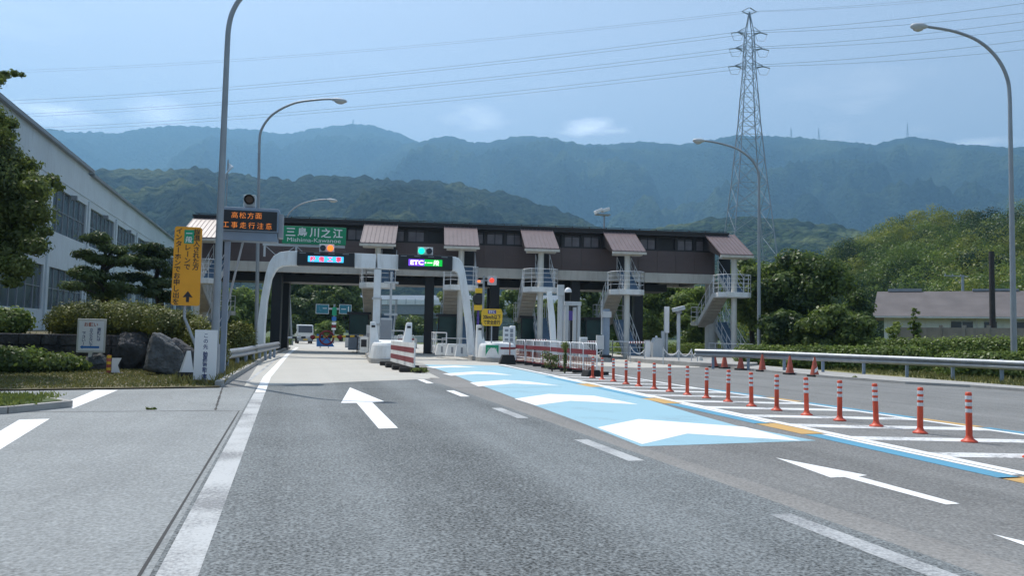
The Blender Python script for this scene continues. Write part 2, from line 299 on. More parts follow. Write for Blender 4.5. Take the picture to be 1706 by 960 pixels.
# ------------------------------------------------------------------ geometry helpers
ROOT = {}
def tag(o, label=None, cat=None, group=None, kind=None):
    if label: o['label'] = label
    if cat: o['category'] = cat
    if group: o['group'] = group
    if kind: o['kind'] = kind
    return o
def thing(name, label, cat, loc=(0, 0, 0), rz=0.0, group=None):
    o = bpy.data.objects.new(name, None); COL.objects.link(o)
    o.empty_display_size = 0.3
    o.location = loc; o.rotation_euler = (0, 0, rz)
    ROOT[o.name] = Matrix.Translation(Vector(loc)) @ Matrix.Rotation(rz, 4, 'Z')
    return tag(o, label, cat, group)
def copy_tree(o, parent=None, loc=None, rz=None):
    c = o.copy(); COL.objects.link(c)
    if parent: c.parent = parent
    if loc is not None: c.location = loc
    if rz is not None: c.rotation_euler = (0, 0, rz)
    for ch in [q for q in COL.objects if q.parent == o]: copy_tree(ch, c)
    return c
class MB:
    def __init__(s): s.v = []; s.f = []; s.m = []; s.mi = 0; s.sm = []
    def mat(s, i): s.mi = i; return s
    def add(s, vs, fs, smooth=False):
        k = len(s.v); s.v += [tuple(x) for x in vs]
        for f in fs: s.f.append(tuple(k + i for i in f)); s.m.append(s.mi); s.sm.append(smooth)
        return s
    def box(s, c, d, rz=0.0, mx=None):
        x, y, z = [q / 2 for q in d]
        vs = [Vector((a * x, b * y, e * z)) for e in (-1, 1) for b in (-1, 1) for a in (-1, 1)]
        T = Matrix.Translation(Vector(c)) @ (mx if mx is not None else Matrix.Rotation(rz, 4, 'Z'))
        return s.add([T @ q for q in vs], [(0, 2, 3, 1), (4, 5, 7, 6), (0, 1, 5, 4), (2, 6, 7, 3), (0, 4, 6, 2), (1, 3, 7, 5)])
    def b2(s, lo, hi):
        return s.box([(a + b) / 2 for a, b in zip(lo, hi)], [abs(b - a) for a, b in zip(lo, hi)])
    def tube(s, pts, r, n=8, caps=True, smooth=True):
        pts = [Vector(p) for p in pts]; rs = r if isinstance(r, (list, tuple)) else [r] * len(pts)
        vs = []; ref = None
        for i, p in enumerate(pts):
            t = (pts[min(i + 1, len(pts) - 1)] - pts[max(i - 1, 0)]).normalized()
            if ref is None: ref = Vector((1, 0, 0)) if abs(t.x) < 0.8 else Vector((0, 1, 0))
            a = (ref - t * ref.dot(t)).normalized(); b = t.cross(a); ref = a
            for k in range(n):
                g = 2 * math.pi * k / n; vs.append(p + (a * math.cos(g) + b * math.sin(g)) * rs[i])
        fs = []
        for i in range(len(pts) - 1):
            for k in range(n):
                k2 = (k + 1) % n; fs.append((i * n + k, i * n + k2, (i + 1) * n + k2, (i + 1) * n + k))
        s.add(vs, fs, smooth)
        if caps:
            s.add(vs[:n], [tuple(range(n - 1, -1, -1))]); s.add(vs[-n:], [tuple(range(n))])
        return s
    def bar(s, a, b, w, h=None):
        a, b = Vector(a), Vector(b); t = (b - a); L = t.length; t.normalize(); h = h or w
        ref = Vector((0, 0, 1)) if abs(t.z) < 0.95 else Vector((1, 0, 0))
        x = t.cross(ref).normalized(); y = x.cross(t)
        vs = [p + x * sx * w / 2 + y * sy * h / 2 for p in (a, b) for sx, sy in ((-1, -1), (1, -1), (1, 1), (-1, 1))]
        return s.add(vs, [(0, 3, 2, 1), (4, 5, 6, 7), (0, 1, 5, 4), (1, 2, 6, 5), (2, 3, 7, 6), (3, 0, 4, 7)])
    def lathe(s, prof, c=(0, 0, 0), n=16, smooth=True):
        c = Vector(c); vs = []; fs = []
        for r, z in prof:
            for k in range(n):
                g = 2 * math.pi * k / n; vs.append(c + Vector((r * math.cos(g), r * math.sin(g), z)))
        for i in range(len(prof) - 1):
            for k in range(n):
                k2 = (k + 1) % n; fs.append((i * n + k, i * n + k2, (i + 1) * n + k2, (i + 1) * n + k))
        s.add(vs, fs, smooth)
        s.add(vs[:n], [tuple(range(n - 1, -1, -1))]); s.add(vs[-n:], [tuple(range(n))])
        return s
    def prism(s, poly, z0, z1):
        n = len(poly)
        ar = sum(poly[i][0] * poly[(i + 1) % n][1] - poly[(i + 1) % n][0] * poly[i][1] for i in range(n))
        if ar < 0: poly = poly[::-1]
        vs = [(p[0], p[1], z0) for p in poly] + [(p[0], p[1], z1) for p in poly]
        fs = [tuple(range(n - 1, -1, -1)), tuple(range(n, 2 * n))] + [(i, (i + 1) % n, n + (i + 1) % n, n + i) for i in range(n)]
        return s.add(vs, fs)
    def prism_y(s, poly, y0, y1):     # polygon in XZ, extruded along Y
        n = len(poly)
        ar = sum(poly[i][0] * poly[(i + 1) % n][1] - poly[(i + 1) % n][0] * poly[i][1] for i in range(n))
        if ar < 0: poly = poly[::-1]
        vs = [(p[0], y0, p[1]) for p in poly] + [(p[0], y1, p[1]) for p in poly]
        fs = [tuple(range(n)), tuple(range(2 * n - 1, n - 1, -1))] + [((i + 1) % n, i, n + i, n + (i + 1) % n) for i in range(n)]
        return s.add(vs, fs)
    def prism_x(s, poly, x0, x1):     # polygon in YZ, extruded along X
        n = len(poly)
        ar = sum(poly[i][0] * poly[(i + 1) % n][1] - poly[(i + 1) % n][0] * poly[i][1] for i in range(n))
        if ar < 0: poly = poly[::-1]
        vs = [(x0, p[0], p[1]) for p in poly] + [(x1, p[0], p[1]) for p in poly]
        fs = [tuple(range(n - 1, -1, -1)), tuple(range(n, 2 * n))] + [(i, (i + 1) % n, n + (i + 1) % n, n + i) for i in range(n)]
        return s.add(vs, fs)
    def sheet(s, poly, z):
        n = len(poly)
        ar = sum(poly[i][0] * poly[(i + 1) % n][1] - poly[(i + 1) % n][0] * poly[i][1] for i in range(n))
        if ar < 0: poly = poly[::-1]
        return s.add([(p[0], p[1], z) for p in poly], [tuple(range(n))])
    def disc_y(s, c, r, y, n=20):      # disc facing -Y
        vs = [(c[0] + r * math.cos(2 * math.pi * k / n), y, c[1] + r * math.sin(2 * math.pi * k / n)) for k in range(n)]
        return s.add(vs, [tuple(range(n))])
    def build(s, name, mats, parent=None, world=False, bevel=0.0):
        me = bpy.data.meshes.new(name)
        vs = s.v
        if world and parent is not None:
            q = ROOT[parent.name].inverted(); vs = [tuple(q @ Vector(p)) for p in vs]
        me.from_pydata(vs, [], s.f)
        mats = mats if isinstance(mats, (list, tuple)) else [mats]
        for m in mats: me.materials.append(M[m] if isinstance(m, str) else m)
        me.polygons.foreach_set('material_index', s.m); me.polygons.foreach_set('use_smooth', s.sm)
        me.update()
        o = bpy.data.objects.new(name, me); COL.objects.link(o)
        if parent is not None: o.parent = parent
        if bevel > 0:
            b = o.modifiers.new('bevel', 'BEVEL'); b.width = bevel; b.segments = 2; b.limit_method = 'ANGLE'; b.angle_limit = R(40)
        return o
def quads_object(name, V, mat, parent=None, smooth=False, mats=None, mi=None):
    n = len(V) // 4; me = bpy.data.meshes.new(name)
    me.vertices.add(len(V)); me.vertices.foreach_set('co', np.ascontiguousarray(V, dtype=np.float32).ravel())
    me.loops.add(4 * n); me.loops.foreach_set('vertex_index', np.arange(4 * n, dtype=np.int32))
    me.polygons.add(n); me.polygons.foreach_set('loop_start', np.arange(0, 4 * n, 4, dtype=np.int32))
    for q in (mats or [mat]): me.materials.append(M[q])
    if mi is not None: me.polygons.foreach_set('material_index', mi.astype(np.int32))
    me.update(calc_edges=True); me.validate()
    o = bpy.data.objects.new(name, me); COL.objects.link(o)
    if parent is not None: o.parent = parent
    return o
def grid_object(name, P, mat, smooth=True):
    h, w, _ = P.shape; idx = np.arange(h * w).reshape(h, w)
    q = np.stack([idx[:-1, :-1], idx[:-1, 1:], idx[1:, 1:], idx[1:, :-1]], -1).reshape(-1, 4)
    me = bpy.data.meshes.new(name); me.vertices.add(h * w); me.vertices.foreach_set('co', P.astype(np.float32).ravel())
    me.loops.add(q.size); me.loops.foreach_set('vertex_index', q.astype(np.int32).ravel())
    me.polygons.add(len(q)); me.polygons.foreach_set('loop_start', np.arange(0, q.size, 4, dtype=np.int32))
    me.polygons.foreach_set('use_smooth', np.full(len(q), smooth))
    me.materials.append(M[mat]); me.update(calc_edges=True)
    o = bpy.data.objects.new(name, me); COL.objects.link(o)
    return o
def struct(o): o['kind'] = 'structure'; return o

# leaf-sized faces spread through a set of ellipsoid clumps
def leaves(n, blobs, size, rng, shell=0.55, aspect=0.6, up=0.25, coh=1.25, ret_k=False):
    C_ = np.array([b[0] for b in blobs], float); A = np.array([b[1] for b in blobs], float)
    w = (A[:, 0] * A[:, 1] * A[:, 2]) ** (2 / 3); w /= w.sum()
    k = rng.choice(len(blobs), n, p=w)
    d = rng.normal(size=(n, 3)); d /= np.linalg.norm(d, axis=1)[:, None]
    rad = shell + (1 - shell) * rng.random(n) ** 0.7
    rad *= 1 + 0.16 * rng.normal(size=n)
    P = C_[k] + d * A[k] * rad[:, None]
    nrm = d * coh + rng.normal(size=(n, 3)) * 0.55; nrm[:, 2] += up
    nrm /= np.linalg.norm(nrm, axis=1)[:, None]
    t = rng.normal(size=(n, 3)); t -= nrm * (t * nrm).sum(1)[:, None]; t /= np.linalg.norm(t, axis=1)[:, None]
    b = np.cross(nrm, t); s = size * (0.6 + 0.8 * rng.random(n))[:, None]
    V = np.stack([P - t * s, P - b * s * aspect + nrm * s * 0.15, P + t * s, P + b * s * aspect + nrm * s * 0.15], 1)
    return (V.reshape(-1, 3), k) if ret_k else V.reshape(-1, 3)
def crown_blobs(h0, h1, w, nb, rng, r0=0.22, r1=0.36):
    out = []; c = (h0 + h1) / 2; hh = (h1 - h0) / 2
    for i in range(nb):
        d = rng.normal(size=3); d /= np.linalg.norm(d); q = rng.random() ** 0.45 * 0.74
        r = rng.uniform(r0, r1) * w
        out.append(((d[0] * q * w, d[1] * q * w, c + d[2] * q * hh), (r, r, r * 0.75)))
    return out
def trunk_mb(h, r, blobs, rng, nl=6):
    m = MB(); lean = rng.normal(size=2) * 0.04 * h
    pts = [(0, 0, -0.1), (lean[0] * .3, lean[1] * .3, h * 0.35), (lean[0] * .7, lean[1] * .7, h * 0.7), (lean[0], lean[1], h)]
    m.tube(pts, [r * 1.25, r, r * 0.7, r * 0.35], 8)
    for i in range(nl):
        b = blobs[int(rng.integers(len(blobs)))][0]; z = h * rng.uniform(0.4, 0.9)
        s = Vector((lean[0] * z / h, lean[1] * z / h, z)); e = Vector(b)
        mid = (s + e) / 2 + Vector((0, 0, 0.08 * h))
        m.tube([s, mid, e], [r * 0.45, r * 0.3, r * 0.1], 6)
    return m
TREE_N = 0
def tree(name, label, x, y, h0, h1, w, n, size, leaf, seed, nb=16, trunk_r=0.16, group=None, z=0.0, cat='tree', shell=0.5):
    rng = np.random.default_rng(seed)
    t = thing(name, label, cat, (x, y, z), 0, group)
    bl = crown_blobs(h0, h1, w, nb, rng)
    trunk_mb(h0 + (h1 - h0) * 0.6, trunk_r, bl, rng).build('trunk', 'bark', t)
    quads_object('crown', leaves(n, bl, size, rng, shell), leaf, t)
    return t

# lettering
_gl = {}
def glyphs(body, bold=0.0):
    key = (body, bold)
    if key not in _gl:
        cu = bpy.data.curves.new('glyph', 'FONT'); cu.body = body; cu.size = 1; cu.resolution_u = 3; cu.fill_mode = 'FRONT'; cu.offset = bold
        o = bpy.data.objects.new('glyph', cu); COL.objects.link(o)
        dg = bpy.context.evaluated_depsgraph_get(); dg.update()
        me = bpy.data.meshes.new_from_object(o.evaluated_get(dg))
        vs = np.array([v.co[:] for v in me.vertices]) if len(me.vertices) else np.zeros((0, 3)); fs = [tuple(p.vertices) for p in me.polygons]
        bpy.data.objects.remove(o); bpy.data.curves.remove(cu); bpy.data.meshes.remove(me)
        _gl[key] = (vs, fs)
    return _gl[key]
def put_text(mb, body, cx, cz, h, y, width=None, bold=0.012, rot=False):   # centred text facing -Y; h = glyph box height
    vs, fs = glyphs(body, bold)
    if not len(vs): return
    lo, hi = vs.min(0), vs.max(0); c = (lo + hi) / 2
    k = h / (0.73 if body.isascii() else 0.88)
    X = (vs[:, 0] - c[0]) * k; Z = (vs[:, 1] - c[1]) * k
    if width: X *= width / ((hi[0] - lo[0]) * k)
    if rot: X, Z = Z, -X
    mb.add([(cx + a, y, cz + b) for a, b in zip(X, Z)], fs)
def vtext(mb, body, cx, ztop, pitch, h, y, bold=0.012):
    for i, ch in enumerate(body):
        if ch == ' ': continue
        put_text(mb, ch, cx, ztop - (i + 0.5) * pitch, h, y, bold=bold, rot=(ch == 'ー'))
ORD = ['first', 'second', 'third', 'fourth', 'fifth', 'sixth', 'seventh', 'eighth', 'ninth', 'tenth', 'eleventh', 'twelfth', 'thirteenth',
       'fourteenth', 'fifteenth', 'sixteenth', 'seventeenth', 'eighteenth', 'nineteenth', 'twentieth']

# ================================================================== ground, roads, markings
def gpoly(pts, z=0.0): return [tuple(G(*p, z)[:2]) for p in pts]
g_ = MB().sheet([(-4900, -4900), (4900, -4900), (4900, 4900), (-4900, 4900)], -0.03); struct(g_.build('ground', 'grassbase'))
MB_ = MB().sheet([(-40, -25), (40, -25), (40, 34), (15, 36), (15, 75), (-0.9, 75), (-0.9, 30), (-40, 17.2)], 0.0)
struct(MB_.build('road_bed', 'asph_right'))
# side road joining from the left
sr = MB().sheet([(-0.64, -25), (-0.64, 13.0), (-40, 13.0), (-40, -25)], 0.001); struct(sr.build('side_road', 'asph_left'))
sr = MB().sheet([(-0.64, 13.02), (-0.64, 18.3), (-1.35, 18.1), (-5, 17.2), (-40, 16.3), (-40, 13.02)], 0.001); struct(sr.build('side_road', 'asph_left'))
# coarse dark through lane, and the greyer merge lane right of it
ml = MB().sheet([(-0.64, -25), (3.72, -25), (3.76, 19.2), (3.4, 21.2), (2.0, 20.4), (-0.1, 18.9), (-0.64, 18.3)], 0.002); struct(ml.build('main_lane', 'asph_main'))
ap = MB().sheet([(-0.9, 18.6), (-0.1, 19.0), (2.0, 20.5), (3.4, 21.3), (4.2, 22.0), (4.8, 31), (8.6, 31), (10.4, 36), (14.0, 30), (17.5, 31), (22, 38), (24, 62), (4.0, 110), (1.2, 110), (-1.1, 40)], 0.0012)
struct(ap.build('concrete_apron', 'conc_road'))
tr = MB()
for a, b, w in (((-0.69, -25), (-0.69, 13), 0.022), ((-16, 13.01), (-0.7, 13.01), 0.03), ((-0.6, 17.35), (6.6, 18.4), 0.04), ((-1.05, 13.1), (-1.33, 18.2), 0.035)):
    dx, dy = b[0] - a[0], b[1] - a[1]; L_ = math.hypot(dx, dy); nx, ny = -dy / L_ * w / 2, dx / L_ * w / 2; N = 24; prev = None
    for i in range(N + 1):
        q = i / N; j = random.uniform(-0.02, 0.02); p = (a[0] + dx * q + nx * 60 * j * 0.02, a[1] + dy * q + ny * 60 * j * 0.02); ww = random.uniform(0.5, 1.3)
        c = ((p[0] + nx * ww, p[1] + ny * ww), (p[0] - nx * ww, p[1] - ny * ww))
        if prev: tr.sheet([prev[0], c[0], c[1], prev[1]], 0.0028)
        prev = c
struct(tr.build('road_seams', 'tar'))
# right-hand concrete walkway strip along the guardrail and the grass behind it
cw = MB().prism(gpoly([(1150, 604), (1244, 614), (1300, 619), (1362, 625), (1430, 630), (1508, 636), (1616, 641.5), (1800, 655), (1800, 651), (1616, 637), (1430, 623), (1300, 612), (1170, 599)], .08), -0.03, 0.08)
struct(cw.build('walkway_kerb', 'concrete'))
gs = MB().sheet(gpoly([(1170, 601), (1300, 614), (1430, 625), (1616, 639), (1900, 658), (1900, 600), (1170, 583)], .04), 0.04); struct(gs.build('grass_strip', 'drygrass'))

du = MB().sheet([(3.72, -10), (4.3, -10), (4.15, 3), (3.98, 9), (4.2, 13), (4.75, 22), (3.9, 22), (3.76, 19.2)], 0.0012); struct(du.build('lane_joint_strip', 'asph_dusty'))
mk = MB()
# left edge line: worn near, brighter far
mk.mat(1).sheet([(-0.61, -2), (-0.40, -2), (-0.40, 16.6), (-0.61, 16.6)], 0.0034)
mk.mat(0).sheet([(-0.60, 16.7), (-0.40, 16.7), (-0.40, 22), (0.10, 42), (0.8, 60), (0.6, 60), (-0.10, 42), (-0.60, 22)], 0.0034)
mk.mat(1).sheet([(-0.95, 20), (-0.87, 20), (-0.57, 30), (-0.32, 42), (-0.39, 42), (-0.65, 30)], 0.0034)
# dashes between the two lanes
for i in range(-2, 5):
    y0 = 3.42 + i * 4.06
    mk.mat(1 if i < 3 else 0).sheet([(3.42, y0), (3.60, y0), (3.61, y0 + 1.62), (3.43, y0 + 1.62)], 0.0034)
# stop-line dashes of the side road
mk.mat(0).sheet(gpoly([(-30, 737), (32, 700), (83, 698.5), (0, 750), (-30, 770)]), 0.0034)
mk.mat(0).sheet(gpoly([(104, 673), (122, 681), (197, 650.5), (159, 650.5)]), 0.0034)
mk.mat(0).sheet(gpoly([(10, 664), (45, 666), (45, 663), (15, 662)]), 0.0034)
# arrows
mk.mat(0).sheet(gpoly([(583, 646), (568, 672), (594, 672), (631, 715), (663, 714), (620, 671), (640, 669.5)]), 0.0034)
arr = gpoly([(1292, 763.5), (1384, 797), (1406, 796), (1576, 842), (1599, 840.5), (1430, 794.8), (1445, 793)])
mk.mat(0).sheet(arr, 0.0034)
t2 = G(1653, 891); dx, dy = t2.x - arr[0][0], t2.y - arr[0][1]
mk.mat(0).sheet([(p[0] + dx, p[1] + dy) for p in arr], 0.0034)
struct(mk.build('lane_markings', ['mk_white', 'mk_worn']))
# pale blue lane with white chevrons
bl = MB().sheet([(4.02, 8.45), (6.55, 8.62), (6.42, 10.2), (6.68, 12.1), (7.2, 15), (7.55, 17), (7.95, 22.7), (8.25, 29), (8.3, 31), (5.3, 31.2), (5.06, 25.8), (4.48, 15.9), (4.22, 11.1)], 0.0022)
struct(bl.build('blue_lane_paint', 'mk_blue'))
ch = MB()
for pl in ([(995, 713), (1064, 699), (1240, 712), (1335, 735.5), (1145, 723.3), (1070, 741)],
           [(857, 665), (914.5, 657), (990, 660), (1064, 674.5), (950, 668.5), (892, 676)],
           [(782.6, 638), (840, 633.5), (880, 636), (932, 643), (856, 639.5), (797, 644.3)],
           [(737, 623), (791, 619.5), (820, 621), (854, 625.7), (795, 623.5), (752, 626.5)],
           [(709, 611.6), (759, 609.8), (797, 612.8), (750, 612.4), (722, 613.8)]):
    ch.sheet(gpoly(pl), 0.0036)
struct(ch.build('chevron_markings', 'mk_white'))
# hatched strip between blue lane and exit lane
hz = MB()
def hx(y): return 7.0 + (y - 6) * 0.061
def edge(y0, y1, o0, o1, m, z=0.0034):
    N = max(1, int((y1 - y0) / 2))
    for i in range(N):
        a = y0 + (y1 - y0) * i / N; b = y0 + (y1 - y0) * (i + 1) / N
        hz.mat(m).sheet([(hx(a) + o0, a), (hx(a) + o1, a), (hx(b) + o1, b), (hx(b) + o0, b)], z)
edge(1, 32, 0.0, 0.17, 0)
for y0, y1 in ((1.0, 4.7), (6.1, 9.2), (10.6, 13.8), (15.2, 18.4), (19.8, 23)):
    edge(y0, y1, -0.13, -0.03, 0); edge(y0 - .15, y1, -0.40, -0.15, 2)
for y0, y1 in ((4.75, 6.0), (9.25, 10.5), (13.85, 15.1), (18.45, 19.7)): edge(y0, y1, -0.40, -0.03, 3)
hz.mat(0).sheet([(10.05, 2), (10.20, 2), (10.20, 18), (10.5, 23), (11.2, 30), (11.05, 30), (10.35, 23), (10.05, 18)], 0.0034)
for y0, y1, m in ((6.9, 9.6, 2), (9.7, 10.9, 3), (11, 14, 2), (14.1, 15.2, 3), (15.4, 18, 2)):
    hz.mat(m).sheet([(10.23, y0), (10.42, y0), (10.42, y1), (10.23, y1)], 0.0034)
for i in range(-3, 14):
    y0 = 7.15 + i * 1.42 + random.uniform(-.06, .06); w = 0.42 if i > 1 else 0.36; s = -0.75
    y0 = max(y0, 1.3)
    hz.mat(1 if i != -1 else 0).sheet([(hx(y0) + 0.17, y0), (10.05, y0 + s), (10.05, y0 + s + w), (hx(y0 + w) + 0.17, y0 + w)], 0.0026)
struct(hz.build('hatch_markings', ['mk_white', 'mk_hatch', 'mk_blue2', 'mk_ochre']))
# exit lane far edge line and a manhole-like stud
# left verge with kerb, raised bed behind the stone wall, little grass island
vg = MB().sheet([(-40, 16.25), (-5, 17.12), (-1.38, 18.0), (-1.38, 19.2), (-1.12, 27.8), (-0.72, 41), (0.1, 56), (-4, 62), (-14, 62), (-40, 40)], 0.03); struct(vg.build('verge_soil', 'soil'))
kb = MB(); kp = [(-1.36, 18.3), (-1.30, 20), (-1.08, 28), (-0.66, 41), (0.2, 56)]
for a, b in zip(kp[:-1], kp[1:]): kb.prism([(a[0] - .14, a[1]), (a[0], a[1]), (b[0], b[1]), (b[0] - .14, b[1])], -0.02, 0.13)
struct(kb.build('road_kerb', 'concrete'))
rb = MB().prism([(-40, 25.8), (-7, 25.6), (-4.6, 25.58), (-3.2, 25.62), (-2.9, 30), (-2.5, 40), (-2.2, 56), (-13.5, 58), (-40, 58)], -0.02, 0.98); struct(rb.build('raised_bed', 'soil'))
gi = MB().prism([(-3.35, 13.75), (-3.9, 14.55), (-5, 15.2), (-9, 15.4), (-9, 11.6), (-5, 12.1), (-3.9, 12.9)], -0.01, 0.11); struct(gi.build('grass_island', 'grassbase'))
gk = MB(); ring = [(-9, 11.5), (-5, 12.0), (-3.85, 12.82), (-3.27, 13.75), (-3.85, 14.65), (-5, 15.3), (-9, 15.5)]
for a, b in zip(ring[:-1], ring[1:]): gk.bar((a[0], a[1], 0.045), (b[0], b[1], 0.045), 0.13, 0.11)
struct(gk.build('island_kerb', 'concrete'))

def blades(name, n, region, h, mat, seed, z=0.02, kind='stuff'):
    rng = np.random.default_rng(seed); P = np.array([region(rng) for _ in range(n)]); a = rng.random(n) * 6.28
    hh = h * (0.4 + rng.random(n)); w = 0.012 + 0.012 * rng.random(n); lx = rng.normal(size=n) * 0.35 * hh; ly = rng.normal(size=n) * 0.35 * hh
    c, s = np.cos(a) * w, np.sin(a) * w; Z = np.full(n, z)
    V = np.stack([np.stack([P[:, 0] - c, P[:, 1] - s, Z], 1), np.stack([P[:, 0] + c, P[:, 1] + s, Z], 1),
                  np.stack([P[:, 0] + lx + c * .3, P[:, 1] + ly + s * .3, Z + hh], 1), np.stack([P[:, 0] + lx - c * .3, P[:, 1] + ly - s * .3, Z + hh], 1)], 1).reshape(-1, 3)
    o = quads_object(name, V, mat); return tag(o, kind=kind)
def reg_verge(r):
    y = r.uniform(17.2, 25); x = r.uniform(-9, -1.5)
    while y < 17.15 + (x + 5) * 0.24 + 0.15 or r.random() < 0.25: y = r.uniform(17.2, 25); x = r.uniform(-9, -1.5)
    return x, y
tag(blades('verge_grass', 11000, reg_verge, 0.045, 'blade', 5, 0.03), 'dry tufts of grass in front of the dark rocks and kerb', 'grass')
tag(blades('roadside_grass', 7000, lambda r: (lambda y: (r.uniform(-2.6, -1.35) + (y - 19) * 0.025, y))(r.uniform(18.5, 52)), 0.16, 'blade', 6, 0.03), 'grass and weeds along the kerb under the left guardrail', 'grass')
tag(blades('island_grass', 6000, lambda r: (r.uniform(-8.9, -3.9 + r.random() * 0.4), r.uniform(12.9, 14.9)), 0.05, 'weed', 8, 0.11), 'short green lawn on the small kerbed island', 'grass')
_ga, _gb = G(1170, 597), G(1900, 645)
def reg_right(r):
    u_ = r.random(); px = 1175 + u_ * 640; return tuple(G(px, r.uniform(592 + (px - 1170) * 0.03, 599 + (px - 1170) * 0.0855), .05)[:2])
tag(blades('strip_grass', 14000, reg_right, 0.13, 'blade', 9, 0.04), 'yellowing grass strip below the right guardrail', 'grass')

# ================================================================== mountains and wooded hill
def vnoise(x, y, seed):
    xi, yi = np.floor(x).astype(int), np.floor(y).astype(int); fx, fy = x - xi, y - yi
    fx = fx * fx * (3 - 2 * fx); fy = fy * fy * (3 - 2 * fy)
    def h(a, b):
        n = (a * 374761393 + b * 668265263 + seed * 1442695041) & 0x7fffffff; n = ((n ^ (n >> 13)) * 1274126177) & 0x7fffffff
        return ((n ^ (n >> 16)) & 0xffff) / 65535.0
    return (h(xi, yi) * (1 - fx) + h(xi + 1, yi) * fx) * (1 - fy) + (h(xi, yi + 1) * (1 - fx) + h(xi + 1, yi + 1) * fx) * fy
def fbm(x, y, seed, o=5):
    a, t, s = 0.5, 0, 0
    for i in range(o): t = t + a * vnoise(x, y, seed + i); s += a; x, y, a = x * 2.03 + 17.1, y * 2.03 + 9.7, a * 0.5
    return t / s
def forest_mat(name, c1, c2, c3, cell, bumpd, patch=0.0022):
    m, n, l, b = nodes(name); g = n.new('ShaderNodeNewGeometry')
    v = n.new('ShaderNodeTexVoronoi'); v.inputs['Scale'].default_value = 1 / cell; v2 = n.new('ShaderNodeTexNoise'); v2.inputs['Scale'].default_value = 2.2 / cell; v2.inputs['Detail'].default_value = 6
    p = n.new('ShaderNodeTexNoise'); p.inputs['Scale'].default_value = patch; p.inputs['Detail'].default_value = 7; p.inputs['Roughness'].default_value = 0.62
    for q in (v, v2, p): l.new(g.outputs['Position'], q.inputs['Vector'])
    sx = n.new('ShaderNodeSeparateColor'); l.new(v.outputs['Color'], sx.inputs[0])
    r1 = n.new('ShaderNodeValToRGB'); r1.color_ramp.elements[0].color = (*c1, 1); r1.color_ramp.elements[1].color = (*c2, 1); l.new(sx.outputs[0], r1.inputs['Fac'])
    r2 = n.new('ShaderNodeValToRGB'); r2.color_ramp.elements[0].position = 0.50; r2.color_ramp.elements[1].position = 0.62; l.new(p.outputs['Fac'], r2.inputs['Fac'])
    mx = n.new('ShaderNodeMixRGB'); mx.inputs['Color2'].default_value = (*c3, 1); sc_ = n.new('ShaderNodeMath'); sc_.operation = 'MULTIPLY'; sc_.inputs[1].default_value = 0.75
    l.new(r2.outputs['Color'], sc_.inputs[0]); l.new(sc_.outputs[0], mx.inputs['Fac']); l.new(r1.outputs['Color'], mx.inputs['Color1']); l.new(mx.outputs['Color'], b.inputs['Base Color'])
    ad = n.new('ShaderNodeMath'); ad.operation = 'SUBTRACT'; l.new(v2.outputs['Fac'], ad.inputs[0]); l.new(v.outputs['Distance'], ad.inputs[1])
    bp = n.new('ShaderNodeBump'); bp.inputs['Strength'].default_value = 1.0; bp.inputs['Distance'].default_value = bumpd
    l.new(ad.outputs[0], bp.inputs['Height']); l.new(bp.outputs['Normal'], b.inputs['Normal'])
    b.inputs['Roughness'].default_value = 0.95; b.inputs['Specular IOR Level'].default_value = 0.05
    return m
M['forest_far'] = forest_mat('far_forest', (0.012, 0.026, 0.016), (0.036, 0.060, 0.028), (0.065, 0.092, 0.040), 16, 16)
M['forest_mid'] = forest_mat('mid_forest', (0.006, 0.015, 0.009), (0.026, 0.048, 0.018), (0.085, 0.115, 0.040), 13, 14)
M["forest_near"] = forest_mat("near_forest", (0.003, 0.009, 0.006), (0.030, 0.048, 0.018), (0.11, 0.13, 0.045), 11, 15, 0.006)
M['forest_field'] = forest_mat('field_forest', (0.006, 0.016, 0.008), (0.045, 0.070, 0.024), (0.15, 0.18, 0.065), 9, 8, 0.012)
def ridge(name, prof, r0, r1, mat, seed, spur=0.30, tree_h=10, rows=80, step=2.2, pw=1.25, z0=0.0, spur_scale=500):
    px = np.arange(prof[0][0], prof[-1][0] + 1, step); py = np.interp(px, [p[0] for p in prof], [p[1] for p in prof])
    d = np.stack([(px - CX) / FPX, (CY - py) / FPX, np.ones_like(px)], 0); w = CAMM @ d
    hl = np.hypot(w[0], w[1]); ux, uy = w[0] / hl, w[1] / hl; tanel = w[2] / hl
    r1v = r1 if np.isscalar(r1) else np.interp(px, [p[0] for p in r1], [p[1] for p in r1])
    r1v = np.broadcast_to(r1v, px.shape); zr = EYE + tanel * r1v
    T = np.concatenate([np.linspace(0, 1, rows) ** 0.85, [1.05, 1.15, 1.35]]); P = np.zeros((len(T), len(px), 3))
    for i, t in enumerate(T):
        r = r0 + (r1v - r0) * t; x, y = ux * r, uy * r
        if t <= 1:
            base = z0 + (zr - z0) * (t ** pw)
            k = 4 * t * (1 - t) * min(1, (1 - t) * 4 + .15)
            n1 = 1 - np.abs(2 * fbm(x / spur_scale, y / spur_scale, seed) - 1) * 2.2
            z = base + (zr * spur) * k * (n1 - 0.55) * 0.9
            z = z + (fbm(x / 120, y / 120, seed + 7) - 0.5) * zr * 0.10 * k
        else: z = zr * (1 - (t - 1) * 1.6)
        z = z + (vnoise(x / 9, y / 9, seed + 3) + vnoise(x / 23, y / 23, seed + 4) - 1.0) * tree_h * min(1, t * 5)
        z = np.maximum(z, -0.5) if z0 >= 0 else z
        P[i, :, 0], P[i, :, 1], P[i, :, 2] = x, y, z
    return struct(grid_object(name, P, mat))
